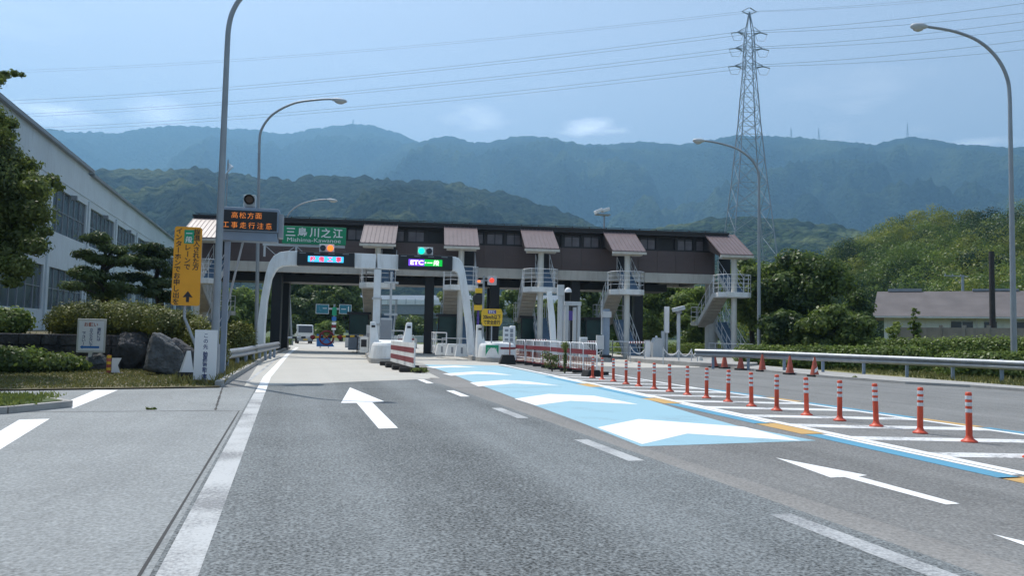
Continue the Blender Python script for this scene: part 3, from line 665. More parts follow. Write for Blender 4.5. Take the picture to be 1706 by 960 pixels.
ridge('mountain_range', [(-350, 180), (-100, 195), (75, 214), (110, 219), (150, 220), (200, 221), (245, 214), (290, 208), (330, 211), (365, 213), (420, 216), (470, 223), (520, 215), (555, 210), (585, 206), (612, 208), (640, 214), (670, 223), (700, 238), (760, 262), (830, 290), (900, 320)],
      2200, [(-350, 4300), (600, 4300), (900, 4200)], 'forest_far', 21, 0.40, 9, 90, 2.4, 1.2, 0, 700)
ridge('mountain_range', [(560, 330), (620, 280), (670, 240), (700, 236), (722, 230), (745, 226), (768, 231), (790, 238), (815, 237), (850, 229), (880, 226), (915, 228), (945, 235), (975, 241), (1015, 240), (1060, 236), (1095, 237), (1130, 241), (1180, 234), (1230, 225), (1290, 227), (1360, 230), (1410, 237), (1460, 240), (1485, 233), (1510, 228), (1550, 232), (1600, 240), (1690, 247), (1760, 243), (1950, 235)],
      1700, [(560, 3650), (1950, 3450)], 'forest_mid', 33, 0.44, 8, 90, 2.2, 1.2, 0, 520)
ridge('foothill', [(-300, 250), (0, 262), (120, 274), (160, 282), (230, 288), (280, 281), (320, 276), (360, 283), (400, 291), (470, 299), (520, 294), (560, 291), (610, 296), (650, 299), (700, 300), (760, 306), (820, 318), (880, 334), (930, 350), (985, 372), (1050, 398), (1120, 430)],
      560, 1350, 'forest_near', 47, 0.34, 10, 80, 2.4, 1.15, 0, 230)
ridge('foothill', [(930, 430), (1000, 408), (1060, 390), (1120, 376), (1180, 366), (1240, 362), (1300, 364), (1370, 372), (1430, 384), (1500, 390), (1580, 380), (1700, 360), (1900, 350)],
      480, 1150, 'forest_field', 59, 0.30, 7, 70, 2.6, 1.1, 0, 220)
# wooded bamboo hill at the right
hp = [(1225, 545), (1262, 515), (1300, 486), (1345, 456), (1390, 428), (1450, 400), (1500, 380), (1545, 368), (1590, 363), (1650, 368), (1706, 369), (1800, 372), (1950, 390)]
ridge('wooded_hill', [(p[0], p[1] + 26) for p in hp], 100, 225, 'forest_near', 71, 0.05, 1.0, 40, 6, 0.9, 0, 60)
rng = np.random.default_rng(5); bl = []; cls = []
for i in range(230):
    px = rng.uniform(1262, 1900); t = rng.random() ** 0.8; r = 100 + 125 * t
    py = np.interp(px, [p[0] for p in hp], [p[1] for p in hp]) + 22; w = ray(px, py); hl = math.hypot(w[0], w[1])
    zr = EYE + w[2] / hl * 225; z = zr * t ** 0.9
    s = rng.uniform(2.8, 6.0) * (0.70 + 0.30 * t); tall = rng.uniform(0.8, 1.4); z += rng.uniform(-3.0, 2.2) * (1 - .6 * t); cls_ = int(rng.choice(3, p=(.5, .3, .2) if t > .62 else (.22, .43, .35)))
    c_ = np.array((w[0] / hl * r, w[1] / hl * r, z + s * 0.4)); bl.append((tuple(c_), (s * .72, s * .72, s * tall * .72))); cls.append(cls_)
    for q in range(8):
        d_ = rng.normal(size=3); d_[2] = abs(d_[2]) * .9 - .1; d_ /= np.linalg.norm(d_); rr = s * rng.uniform(.26, .44)
        bl.append((tuple(c_ + d_ * np.array((s, s, s * tall)) * .72), (rr, rr, rr * .8))); cls.append(cls_)
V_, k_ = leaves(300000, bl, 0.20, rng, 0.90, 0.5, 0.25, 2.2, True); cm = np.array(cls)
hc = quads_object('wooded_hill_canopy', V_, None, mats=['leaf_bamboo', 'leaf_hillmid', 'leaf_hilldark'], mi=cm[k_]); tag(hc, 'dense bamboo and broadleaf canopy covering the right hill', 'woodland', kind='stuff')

# even haze in one closed box round the scene
hv = bpy.data.materials.new('haze_air'); hv.use_nodes = True; hn = hv.node_tree.nodes; hn.remove(hn['Principled BSDF'])
pv = hn.new('ShaderNodeVolumePrincipled'); pv.inputs['Color'].default_value = (0.31, 0.64, 1.0, 1); pv.inputs['Density'].default_value = 0.00027; pv.inputs['Anisotropy'].default_value = 0.35
hv.node_tree.links.new(pv.outputs[0], hn['Material Output'].inputs['Volume']); M['haze'] = hv
hb = MB().b2((-5000, -5000, -1.2), (5000, 5000, 1190)); ho = hb.build('haze', 'haze'); tag(ho, kind='stuff')

# ================================================================== toll gate building
GA, GB = foot(335, 455, 46.0), foot(1215, 460, 49.4)
GRZ = math.atan2(GB.y - GA.y, GB.x - GA.x); GD = Vector((math.cos(GRZ), math.sin(GRZ), 0)); GN = Vector((-GD.y, GD.x, 0)); GLEN = (GB - GA).length
def gp(px, py, off=0.0):          # pixel -> (along the gate, height) on the vertical plane `off` metres behind the gate's front
    r = Vector(ray(px, py)); o = GA + GN * off; t = (o - Vector(CAMP)).dot(GN) / r.dot(GN); p = Vector(CAMP) + r * t
    return (p - GA).dot(GD), p.z
def gw(s, off, z=0.0): return GA + GD * s + GN * off + Vector((0, 0, z))
ZB, ZG, ZW0, ZW1, ZT = 4.72, 5.32, 6.72, 7.62, 7.92      # girder bottom, girder top, window band, roof edge
DEPTH = 4.3
gate = thing('toll_gate', 'long brown elevated walkway building spanning the toll lanes on dark columns', 'toll gate', GA, GRZ)
S0, S1 = -0.3, GLEN - 0.9
MB().b2((S0, 0, ZB), (S1, 0.35, ZG)).b2((S0, DEPTH - 0.35, ZB), (S1, DEPTH, ZG)).build('girder', 'girder', gate, bevel=0.02)
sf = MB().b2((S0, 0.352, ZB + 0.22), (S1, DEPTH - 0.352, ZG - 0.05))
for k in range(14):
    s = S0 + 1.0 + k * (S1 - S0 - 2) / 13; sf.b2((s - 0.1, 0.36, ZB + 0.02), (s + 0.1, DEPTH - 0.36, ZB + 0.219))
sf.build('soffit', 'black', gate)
MB().b2((S0 + .5, 1.6, 4.25), (gp(1108, 470, 2)[0], DEPTH - .36, ZB - .003)).build('underside_shade_box', 'black', gate)  # added black box; its colour stands in for shade under the walkway
cl = MB().b2((S0 + 0.05, 0.06, ZG + 0.002), (S1 - 0.05, DEPTH - 0.06, ZW0))
n = 26
for k in range(n + 1):
    s = S0 + 0.1 + k * (S1 - S0 - 0.2) / n; cl.b2((s - 0.05, 0.02, ZG + 0.003), (s + 0.05, 0.059, ZW0 - 0.002))
for z in (5.7, 6.05, 6.4): cl.b2((S0 + 0.06, 0.045, z), (S1 - 0.06, 0.0598, z + 0.03))
cl.build('cladding', 'brown', gate)
up = MB().b2((S0 + 0.05, 0.25, ZW0 + 0.002), (S1 - 0.05, DEPTH - 0.1, ZW1)).b2((S0 + 0.04, 0.05, ZW0 + 0.002), (S1 - 0.04, 0.248, ZW0 + 0.1)).b2((S0 + 0.04, 0.05, ZW1 - 0.10), (S1 - 0.04, 0.248, ZW1))
for k in range(n + 1):
    s = S0 + 0.14 + k * (S1 - S0 - 0.28) / n; up.b2((s - 0.09, 0.05, ZW0 + 0.102), (s + 0.09, 0.246, ZW1 - 0.102))
up.build('window_wall', 'brown_dark', gate)
win = None
for k in range(n):
    if k % 6 == 5: continue
    a = S0 + 0.14 + k * (S1 - S0 - 0.28) / n + 0.1; b = S0 + 0.14 + (k + 1) * (S1 - S0 - 0.28) / n - 0.1
    if win is None:
        w_ = b - a
        m = MB().b2((0, 0, 0), (w_, 0.02, ZW1 - ZW0 - 0.21)); win = m.build('window', 'curtain', gate)
        fr = MB()
        for x in (0.0, w_ / 2 - 0.02, w_ - 0.04): fr.b2((x, -0.05, 0), (x + 0.04, -0.002, ZW1 - ZW0 - 0.21))
        fr.b2((0.041, -0.045, 0.60), (w_ - 0.041, -0.004, 0.64)); fr.build('window_frame', 'brown_dark', win)
        win.location = (a, 0.2, ZW0 + 0.105)
    else: copy_tree(win, gate, (a, 0.2, ZW0 + 0.105))
MB().b2((S0 - 0.1, -0.55, ZW1 + 0.002), (S1 + 0.6, DEPTH + 0.5, ZT - 0.12)).b2((S0 - 0.15, -0.62, ZT - 0.118), (S1 + 0.65, DEPTH + 0.55, ZT)).build('roof', 'brown_dark', gate)
rl = MB()
for k in range(30):
    s = S0 + 0.2 + k * (S1 - S0) / 30; rl.b2((s - .02, -0.6, ZT + 0.001), (s + .02, DEPTH + 0.5, ZT + 0.05))
rl.b2((S0, -0.6, ZT + 0.051), (S1 + .5, -0.56, ZT + 0.08)); rl.build('roof_seams', 'black', gate)
for px in (460, 714, 852 - 29, 957, 1062):
    s, _ = gp(px, 540, 0.9)
    MB().b2((s - 0.28, 0.62, 0), (s + 0.28, 1.18, ZB + 0.2)).build('column', 'black', gate, bevel=0.02)
    MB().b2((s - 0.28, DEPTH - 1.0, 0), (s + 0.28, DEPTH - 0.44, ZB + 0.2)).build('column', 'black', gate, bevel=0.02)
s, _ = gp(1185, 540, 0.9)
MB().tube([gw(s, 0.9, 0) - Vector(GA), gw(s, 0.9, ZB + 0.2) - Vector(GA)], 0.38, 16) if False else MB().tube([(s, 0.9, 0), (s, 0.9, ZB + 0.2)], 0.40, 18).build('column', 'offwhite', gate)
s, _ = gp(345, 500, 0.9)
MB().tube([(s, 0.9, 0), (s, 0.9, ZB + 0.2)], 0.40, 18).build('column', 'offwhite', gate)

# ------------------------------------------------------------------ stair towers
def rail_set(mb, pts, h, posts=True, r=0.022, mids=(0.5,)):
    P = [Vector(p) for p in pts]; up_ = Vector((0, 0, h))
    mb.tube([p + up_ for p in P], r, 6)
    for q in mids: mb.tube([p + up_ * q for p in P], r * 0.7, 6)
    if posts:
        for a, b in zip(P[:-1], P[1:]):
            k = max(1, int((b - a).length / 0.8))
            for i in range(k + 1): p = a + (b - a) * i / k; mb.tube([p, p + up_], r, 6)
def flight(mb, side, x0, x1, ya, za, yb, zb, n):
    for i in range(n):
        y0 = ya + (yb - ya) * i / n; y1 = ya + (yb - ya) * (i + 1) / n; z = za + (zb - za) * (i + 1) / n
        mb.b2((x0 + 0.05, min(y0, y1), z - 0.05), (x1 - 0.05, max(y0, y1), z))
        mb.b2((x0 + 0.06, y0 - 0.02 if ya < yb else y0 - 0.02, z - (zb - za) / n - 0.0), (x1 - 0.06, y0 + 0.02, z - 0.051))
    for x in (x0, x1 - 0.05): side.bar((x + 0.025, ya, za - 0.06), (x + 0.025, yb, zb - 0.06), 0.05, 0.28)
PLINTH = 0.35
def make_stair(label):
    t = thing('stair_tower', label, 'stair', (0, 0, 0), GRZ, 'canopied stair towers along the toll gate')
    # local frame: x along the gate, -y towards the viewer, landing column at x=0,y=-2.7
    w = 0.95
    LY, LZ, MZ, TZ = 0.9, 2.35, 4.05, 5.30
    MB().tube([(0, -2.75, 0.0), (0, -2.75, 6.12)], 0.17, 14).build('column', 'offwhite', t)
    ld = MB().prism([(-w - .05, -1.9), (-w - .05, -2.75), (-w + .35, -3.25), (w - .25, -3.25), (w + .05, -2.9), (w + .05, -1.9)], MZ - 0.30, MZ); ld.build('landing', 'white', t, bevel=0.015)
    MB().b2((-w - .1, LY, LZ - 0.25), (w + .05, LY + 1.0, LZ)).build('lower_landing', 'offwhite', t)
    mb, sd = MB(), MB()
    flight(mb, sd, -w, -0.03, LY, LZ, -1.9, MZ, 9)
    a = MB().prism_x([(LY, LZ - 0.20), (-1.9, MZ - 0.20), (-1.9, MZ - 0.30), (LY, LZ - 0.36)], -w + .051, -0.081); a.build('stair_soffit', 'stair_under', t)
    rs = MB()
    for i in range(9):
        y = LY + (-1.9 - LY) * i / 9; z = LZ + (MZ - LZ) * i / 9; rs.b2((-w + .055, y - 0.17, z - 0.26), (-0.085, y - 0.12, z - 0.10))
    rs.build('stair_ribs', 'stair_under', t)
    mb.build('middle_flight', 'stair_tread', t); sd.build('stringer', 'white', t)
    mb, sd = MB(), MB(); flight(mb, sd, 0.03, w, -1.9, MZ, 0.0, TZ, 7); mb.build('upper_flight', 'stair_tread', t); sd.build('stringer', 'white', t)
    mb, sd = MB(), MB(); flight(mb, sd, 0.03, w, -2.3, 0.05, LY, LZ, 12); mb.build('lower_flight', 'stair_tread', t); sd.build('stringer', 'palegrey', t)
    rl = MB()
    rail_set(rl, [(-w - .02, -1.9, MZ), (-w - .02, -2.75, MZ), (-w + .36, -3.22, MZ), (w - .26, -3.22, MZ), (w + .02, -2.9, MZ), (w + .02, -1.9, MZ)], 1.05, mids=(0.28, 0.52, 0.76))
    rail_set(rl, [(-w + .02, LY, LZ), (-w + .02, -1.9, MZ)], 0.95, mids=(0.5,)); rail_set(rl, [(-0.05, LY, LZ), (-0.05, -1.9, MZ)], 0.95)
    rail_set(rl, [(w - .02, -1.9, MZ), (w - .02, 0.0, TZ)], 0.95); rail_set(rl, [(0.05, -1.9, MZ), (0.05, 0.0, TZ)], 0.95)
    rail_set(rl, [(w - .02, -2.3, 0.05), (w - .02, LY, LZ)], 0.95); rail_set(rl, [(0.05, -2.3, 0.05), (0.05, LY, LZ)], 0.95)
    rail_set(rl, [(-w - .08, LY, LZ), (-w - .08, LY + 0.98, LZ)], 0.95, mids=(0.33, 0.66)); rail_set(rl, [(-w - .08, LY + .98, LZ), (w, LY + 0.98, LZ)], 0.95, mids=(0.33, 0.66))
    rl.build('handrail', 'white_clean', t)
    bs = MB(); rail_set(bs, [(-w, -1.2, 0.05), (-w, -3.3, 0.05), (w, -3.3, 0.05)], 0.95, mids=(0.33, 0.66), r=0.03); bs.build('base_rail', 'white_clean', t)
    # canopy: sheet sloping towards the viewer from the roof edge
    y0, z0, y1, z1 = -0.3, 7.86, -3.2, 6.30
    cp = MB().prism_x([(y0, z0), (y1, z1), (y1, z1 - 0.06), (y0, z0 - 0.06)], -1.0, 1.0)
    for k in range(9):
        x = -0.97 + k * 0.2425; cp.prism_x([(y0, z0 + 0.03), (y1, z1 + 0.03), (y1, z1 + .002), (y0, z0 + .002)], x - 0.015, x + 0.015)
    cp.build('canopy', 'canopy', t)
    gt = MB().b2((-1.02, y1 - 0.06, z1 - 0.20), (1.02, y1 + 0.02, z1 - 0.065)).b2((-0.85, y1 + 0.2, z1 - 0.24), (0.85, y1 + 0.75, z1 - 0.10)); gt.build('canopy_beam', 'girder', t)
    cs = MB()
    for x in (-0.95, 0.92): cs.prism_x([(y0 + .28, z0 - 0.1), (y1 + .1, z1 - 0.07), (y1 + .1, z1 - .16), (y0 + .28, z0 - .9)], x, x + 0.03)
    cs.build('canopy_side', 'brown_dark', t)
    MB().b2((0.12, -0.03, TZ), (0.85, -0.003 + 0.02, TZ + 1.45)).build('door', 'black', t)
    return t
names = ['leftmost stair tower of the gate, half hidden behind the tall lamp pole', 'second stair tower from the left, behind the middle post of the lane arch', 'third stair tower from the left, beside the right leg of the lane arch',
         'fourth stair tower from the left, above the red and white pipe barricades', 'fifth stair tower from the left, beside the thick grey utility pole', 'rightmost stair tower, at the free end of the gate beside dark trees']
st = None
for i, px in enumerate((330, 629, 768, 901, 1045, 1223)):
    s, _ = gp(px, 450, -2.75); p = gw(s, 0)
    if st is None: st = make_stair(names[0]); st.location = p
    else: c = copy_tree(st, None, p); c['label'] = names[i]

# ------------------------------------------------------------------ toll booths between the columns
for i, (px, lab) in enumerate(((745, 'dark green glazed toll booth behind the third stair tower'), (880, 'dark toll booth in the shade behind the fourth stair tower'), (985, 'dark green toll booth in shade between the fourth and fifth stair towers'), (600, 'small dark toll booth beside the barrier arm'))):
    s, _ = gp(px, 560, 1.4); t = thing('toll_booth', lab, 'toll booth', gw(s, 1.4), GRZ, 'toll booths under the gate')
    MB().b2((-.6, -1.1, .15), (.6, 1.1, 1.1)).build('lower_wall', 'midgrey' if i == 3 else 'boothgreen', t); MB().b2((-.58, -1.08, 1.102), (.58, 1.08, 2.3)).build('window', 'boothgreen', t)
    MB().b2((-.72, -1.25, 2.302), (.72, 1.25, 2.45)).build('roof', 'black', t); f = MB()
    for x in (-.58, .54): 
        for y in (-1.1, 1.06): f.b2((x - .012, y - .012, 1.104), (x + .05, y + .05, 2.298))
    f.build('window_frame', 'black', t)

# ------------------------------------------------------------------ islands
LANE = Vector((math.sin(R(4.5)), math.cos(R(4.5)), 0)); LRT = Vector((LANE.y, -LANE.x, 0)); LRZ = -R(4.5)
def island(label, p0, w, L):
    t = thing('toll_island', label, 'traffic island', p0, LRZ, 'raised kerbed toll islands'); m = MB()
    pl = [(w / 2 * math.cos(a), -w / 2 * math.sin(a) + w / 2) for a in np.linspace(math.pi, 0, 9)]
    m.prism(pl[::1] + [(w / 2, L), (-w / 2, L)], -0.01, 0.2); m.build('kerb', 'concrete', t, bevel=0.02)
    k = w / 2 - .16; pl = [(k * math.cos(a), -k * math.sin(a) + w / 2) for a in np.linspace(math.pi, 0, 9)]
    m = MB().prism(pl + [(k, L - .2), (-k, L - .2)], 0.201, 0.215); m.build('island_top', 'conc_road', t)
    return t
I1 = Vector((4.05, 31.6, 0)); I2 = Vector((9.35, 34.4, 0)); I3 = Vector((14.9, 36.2, 0))
island('toll island with white nose block between the closed lane and the blue lane', I1, 1.75, 26)
island('toll island with green plate on its nose block, right of the blue lane', I2, 1.85, 24)
island('toll island behind the pipe barricades carrying the portal frame', I3, 1.9, 22)
pl = gpoly([(1049, 603), (1085, 606), (1150, 610.5), (1232, 615), (1262, 612), (1262, 592), (1120, 586), (1030, 588)]); pc = Vector((sum(p[0] for p in pl) / len(pl), sum(p[1] for p in pl) / len(pl), 0))
t = thing('toll_island', 'wide raised island with cabinets and camera post left of the guardrail', 'traffic island', pc, 0, 'raised kerbed toll islands')
m = MB().prism([(p[0] - pc.x, p[1] - pc.y) for p in pl], -0.01, 0.2); m.build('kerb', 'concrete', t, bevel=0.02)

# white island nose blocks with two tapered horns
def nose(label, p0, w, plate=False):
    t = thing('nose_block', label, 'crash block', p0, LRZ, 'white island nose blocks'); m = MB(); h = w / 2
    # prow: lofted rounded plan
    secs = [(0.0, 1.0), (0.25, 1.0), (0.5, 0.97), (0.72, 0.93), (0.84, 0.86)]; rings = []
    for z, k in secs:
        ring = []
        for a in np.linspace(math.pi, 0, 13): ring.append((h * k * math.cos(a), 0.95 - 0.95 * k * abs(math.sin(a)) ** 0.8, z))
        ring += [(h * k, 2.3, z + (0.10 if z > 0.8 else 0)), (-h * k, 2.3, z + (0.10 if z > 0.8 else 0))]; rings.append(ring)
    N = len(rings[0]); vs = [p for r_ in rings for p in r_]; fs = []
    for i in range(len(rings) - 1):
        for k in range(N): fs.append((i * N + k, i * N + (k + 1) % N, (i + 1) * N + (k + 1) % N, (i + 1) * N + k))
    fs.append(tuple(range((len(rings) - 1) * N, len(rings) * N))); m.add(vs, fs, False); m.build('prow', 'white', t, bevel=0.03)
    b = MB(); lo, hi = secs[2], secs[3]
    ring0 = [(h * 1.002 * (0.965) * math.cos(a), 0.95 - 0.955 * .965 * abs(math.sin(a)) ** 0.8, 0.60) for a in np.linspace(math.pi, 0, 13)]; ring1 = [(h * .955 * math.cos(a), 0.95 - 0.955 * .95 * abs(math.sin(a)) ** 0.8, 0.69) for a in np.linspace(math.pi, 0, 13)]
    for k in range(6, 12): b.add([ring0[k], ring0[k + 1], ring1[k + 1], ring1[k]], [(0, 1, 2, 3)])
    b.build('red_stripe', 'red', t)
    for sx in (-1, 1):
        hm = MB(); pr = [(0.0, 0.30, 0.80), (0.5, 0.27, 0.70), (0.9, 0.19, 0.55), (1.25, 0.145, 0.42), (1.62, 0.125, 0.34), (1.70, 0.10, 0.30)]; rr = []
        for z, wx, wy in pr:
            cx = sx * (h + 0.02) - sx * wx; rr.append([(cx - wx, 1.35 - wy * .5, z), (cx + wx, 1.35 - wy * .5, z), (cx + wx, 1.35 + wy * .5, z), (cx - wx, 1.35 + wy * .5, z)])
        vs = [p for r_ in rr for p in r_]; fs = [(3, 2, 1, 0), tuple(range(4 * len(rr) - 4, 4 * len(rr)))]
        for i in range(len(rr) - 1):
            for k in range(4): fs.append((i * 4 + k, i * 4 + (k + 1) % 4, i * 4 + 4 + (k + 1) % 4, i * 4 + 4 + k))
        hm.add(vs, fs); hm.build('horn', 'white', t, bevel=0.025)
        cx = sx * (h + .02) - sx * .13
        MB().b2((cx - .075, 1.35 - .215, 1.46), (cx + .075, 1.35 - .16, 1.55)).build('reflector', 'ink', t)
    if plate:
        pm_ = MB().b2((-.30, -.03, -.26), (.30, 0, .26)); o = pm_.build('instruction_plate', 'greentag', t); o.location = (-.36, 0.16, 0.52); o.rotation_euler = (0, 0, R(-22))
        q = MB(); put_text(q, 'バック禁止', 0, 0.08, 0.115, -.033, width=.46); put_text(q, '係員をお呼び下さい', 0, -0.11, 0.06, -.033, width=.46); q.build('lettering', 'white_clean', o)
    else:
        q = MB(); 
        for z in (0.40, 0.46, 0.53): q.b2((-.30, 0.062, z), (-.05, 0.066, z + .012))
        q.build('faint_lines', 'palegrey', t)
    return t
nose('white crash block with red stripe in front of the closed left lane island', I1 + LANE * 0.1, 1.7)
nose('white crash block with green instruction plate right of the blue lane', I2 + LANE * 0.1, 1.8, True)

# red and white striped board barricades in front of the first island
def board(label):
    t = thing('board_barricade', label, 'barricade', (0, 0, 0), 0, 'red and white striped barricade boards'); L = 1.9
    MB().b2((-.025, -L / 2, .16), (.025, L / 2, .95)).build('panel', 'white', t)
    m = MB()
    for z in (.30, .62): m.b2((-.03, -L / 2 + .01, z), (.03, L / 2 - .01, z + .17))
    m.build('red_stripe', 'red', t)
    for y in (-L / 2 + .2, L / 2 - .2): MB().b2((-.45, y - .09, 0.01), (.45, y + .09, .16)).build('rubber_foot', 'rubber', t, bevel=.02)
    return t
b0 = None
for i, lab in enumerate(('red and white board barricade nearest the viewer, left of the blue lane', 'red and white board barricade in the middle of its short row', 'red and white board barricade touching the white crash block')):
    p = G(689, 621) + (G(652, 609.5) - G(689, 621)) * ((i + 0.5) / 3.0)
    d_ = G(652, 609.5) - G(689, 621); L_ = d_.length / 3; rz = math.atan2(d_.y, d_.x) - math.pi / 2
    if b0 is None: b0 = board(lab); c = b0
    else: c = copy_tree(b0); c['label'] = lab
    c.location = p; c.rotation_euler = (0, 0, rz)

# pipe fence barricades along the hatched strip
def pipe_fence(label):
    t = thing('pipe_barricade', label, 'barricade', (0, 0, 0), 0, 'red and white pipe barricades'); L = 1.36
    fr = MB(); fr.tube([(0, -L / 2, .12), (0, -L / 2, .95), (0, -L / 2 + .08, 1.04), (0, L / 2 - .08, 1.04), (0, L / 2, .95), (0, L / 2, .12)], 0.021, 8); fr.tube([(0, -L / 2, .30), (0, L / 2, .30)], .02, 6)
    fr.build('frame', 'white_clean', t)
    bars = MB()
    for k in range(1, 8): y = -L / 2 + k * L / 8; bars.tube([(0, y, .30), (0, y, 1.03)], .011, 6)
    bars.mat(1)
    for k in range(1, 8): y = -L / 2 + k * L / 8; bars.tube([(0, y, .13), (0, y, .56)], .0125, 6)
    bars.build('bars', ['white_clean', 'cone'], t)
    MB().b2((-.03, -L / 2 + .03, .66), (.03, L / 2 - .03, .82)).b2((-.02, -L / 2 + .03, .10), (.02, L / 2 - .03, .135)).build('red_band', 'red', t)
    for y in (-L / 2 + .05, L / 2 - .05): MB().b2((-.42, y - .05, 0.01), (.36, y + .05, .12)).build('rubber_foot', 'rubber', t)
    return t
pf = None; pa, pb = G(868, 606), G(980, 624)
for i in range(8):
    p = pa + (pb - pa) * (i / 7.0)
    d_ = pb - pa; rz = math.atan2(d_.y, d_.x) - math.pi / 2
    lab = f'{ORD[7 - i]} red and white pipe barricade counting from the near end of the row'
    if pf is None: pf = pipe_fence(lab); c = pf
    else: c = copy_tree(pf); c['label'] = lab
    c.location = p + Vector((random.uniform(-.06, .06), 0, 0)); c.rotation_euler = (0, 0, rz + random.uniform(-.05, .05))

# ------------------------------------------------------------------ lane arch (two bays on a shared middle post)
AD = 39.0; af = foot(628, 590, AD); ARZ = GRZ * 0.9; AX = Vector((math.cos(ARZ), math.sin(ARZ), 0)); AN = Vector((-AX.y, AX.x, 0))
def ap_(px, py, off=0.0):
    r = Vector(ray(px, py)); o = af + AN * off; t_ = (o - Vector(CAMP)).dot(AN) / r.dot(AN); p = Vector(CAMP) + r * t_
    return (p - af).dot(AX), p.z
arch = thing('lane_arch', 'pale blue white steel arch spanning two toll lanes with a middle post', 'arch', af, ARZ)
def band_poly(outer, inner): return [ap_(*p) for p in outer] + [ap_(*p) for p in inner[::-1]]
m = MB().prism_y(band_poly([(428, 600), (430, 540), (436, 495), (444, 455), (450, 437), (457, 427), (467, 421), (480, 419), (497, 419)],
                           [(440, 600), (442, 545), (446, 500), (453, 465), (459, 453), (464, 447), (471, 444), (482, 443), (497, 443)]), -0.2, 0.2); m.build('left_leg', 'arch', arch, bevel=0.03)
m = MB().prism_y(band_poly([(751, 428), (758, 428.5), (764, 431), (770, 438), (774, 450), (781, 490), (787, 540), (792, 604)],
                           [(751, 452), (757, 452), (761, 455), (764, 464), (770, 500), (776, 545), (780, 604)]), -0.2, 0.2); m.build('right_leg', 'arch', arch, bevel=0.03)
def abox(x0, y0, x1, y1, o0, o1):
    a, za = ap_(x0, y0); b, zb = ap_(x1, y1); return (min(a, b), o0, min(za, zb)), (max(a, b), o1, max(za, zb))
MB().prism_y([ap_(591, 422.5), ap_(626, 424), ap_(626, 448), ap_(591, 447)], -0.2, 0.2).prism_y([ap_(629, 424), ap_(665, 425.5), ap_(665, 450), ap_(629, 448.5)], -0.2, 0.2).build('beam', 'arch', arch, bevel=0.02)
bx0, z0 = ap_(497, 430); bx1, _ = ap_(590, 430); bx2, _ = ap_(664, 430); bx3, _ = ap_(752, 430)
MB().b2((bx0, 0.24, z0 - .35), (bx3, 0.36, z0 + .2)).build('rear_beam', 'palegrey', arch)
a, _ = ap_(622, 500); b, _ = ap_(634, 500)
MB().b2((a, -.18, 0.2), (b, .18, ap_(628, 449)[1] - .01)).build('post', 'arch', arch, bevel=0.03)
sb = MB()
for z in (1.6, 2.9): sb.b2((a - .06, -.22, z), (b + .06, .22, z + .10))
sb.build('post_bracket', 'palegrey', arch)
def led_sign(label, px0, py0, px1, py1, draw):
    a, za = ap_(px0, py0); b, zb = ap_(px1, py1); p = af + AX * ((a + b) / 2) + AN * (-0.25); w, h = b - a, za - zb
    t = thing('led_sign', label, 'electronic sign', (p.x, p.y, (za + zb) / 2), ARZ, 'lane signs on the arch')
    MB().b2((-w / 2, -.12, -h / 2), (w / 2, .4, h / 2)).build('housing', 'ledbox', t, bevel=0.02)
    lv = MB()
    for k in range(4): lv.b2((-w / 2 + .12 + k * w / 4, -.14, h / 2 - .09), (-w / 2 + .42 + k * w / 4, -.122, h / 2 - .06))
    lv.build('louvre', 'midgrey', t); draw(t, w, h); return t
def draw1(t, w, h):
    MB().b2((-w * .31, -.135, -h * .22), (w * .31, -.123, h * .20)).build('screen', 'led_cyan', t)
    q = MB(); 
    for i, chx in enumerate('設備工事'): put_text(q, chx, -w * .225 + i * w * .15, -h * .01, h * .34, -.14, bold=.03)
    q.build('lettering', 'led_red', t)
def draw2(t, w, h):
    MB().b2((-w * .31, -.135, -h * .24), (-w * .02, -.123, h * .20)).build('screen', 'led_purple', t); MB().b2((-w * .019, -.135, -h * .24), (w * .31, -.123, h * .20)).build('screen', 'led_green', t)
    q = MB(); put_text(q, 'ETC', -w * .155, -h * .02, h * .30, -.14, width=w * .24, bold=.035); put_text(q, '・', 0, -h * .02, h * .30, -.14, bold=.05); put_text(q, '一', w * .08, -h * .02, h * .32, -.14, bold=.03); put_text(q, '般', w * .20, -h * .02, h * .34, -.14, bold=.025)
    q.build('lettering', 'led_white', t)
led_sign('black lane sign showing red characters on a cyan screen', 497, 420, 591, 446, draw1)
led_sign('black lane sign showing ETC on purple and green screens', 664, 425, 753, 452, draw2)
def signal(label, px0, py0, px1, py1, mats):
    a, za = ap_(px0, py0); b, zb = ap_(px1, py1); p = af + AX * ((a + b) / 2) + AN * (-.1); w, h = b - a, za - zb
    t = thing('lane_signal', label, 'traffic signal', (p.x, p.y, (za + zb) / 2), ARZ); MB().b2((-w / 2, -.08, -h / 2), (w / 2, .1, h / 2)).build('housing', 'white_clean', t, bevel=.015)
    if len(mats) > 1: MB().b2((-.03, 0, -h / 2 - .2), (.03, .06, -h / 2 - .002)).build('bracket', 'midgrey', t)
    for i, mt in enumerate(mats):
        cx = 0 if len(mats) == 1 else (-.25 + .5 * i) * w
        r = .40 * min(h, w / len(mats)); MB().lathe([(r, 0), (r, .05), (r * .9, .07)], (0, 0, 0), 20).build('lamp', mt, t)
        o = t.children[-1] if False else [q for q in COL.objects if q.parent == t][-1]; o.rotation_euler = (R(90), 0, 0); o.location = (cx, -.08, 0)
    return t
signal('two-lamp signal above the cyan lane sign with its orange lamp lit', 533, 407, 557, 421, ['lens_off', 'sig_orange'])
signal('two-lamp signal above the purple lane sign with its green lamp lit', 696, 412, 721, 426, ['sig_green', 'lens_off'])

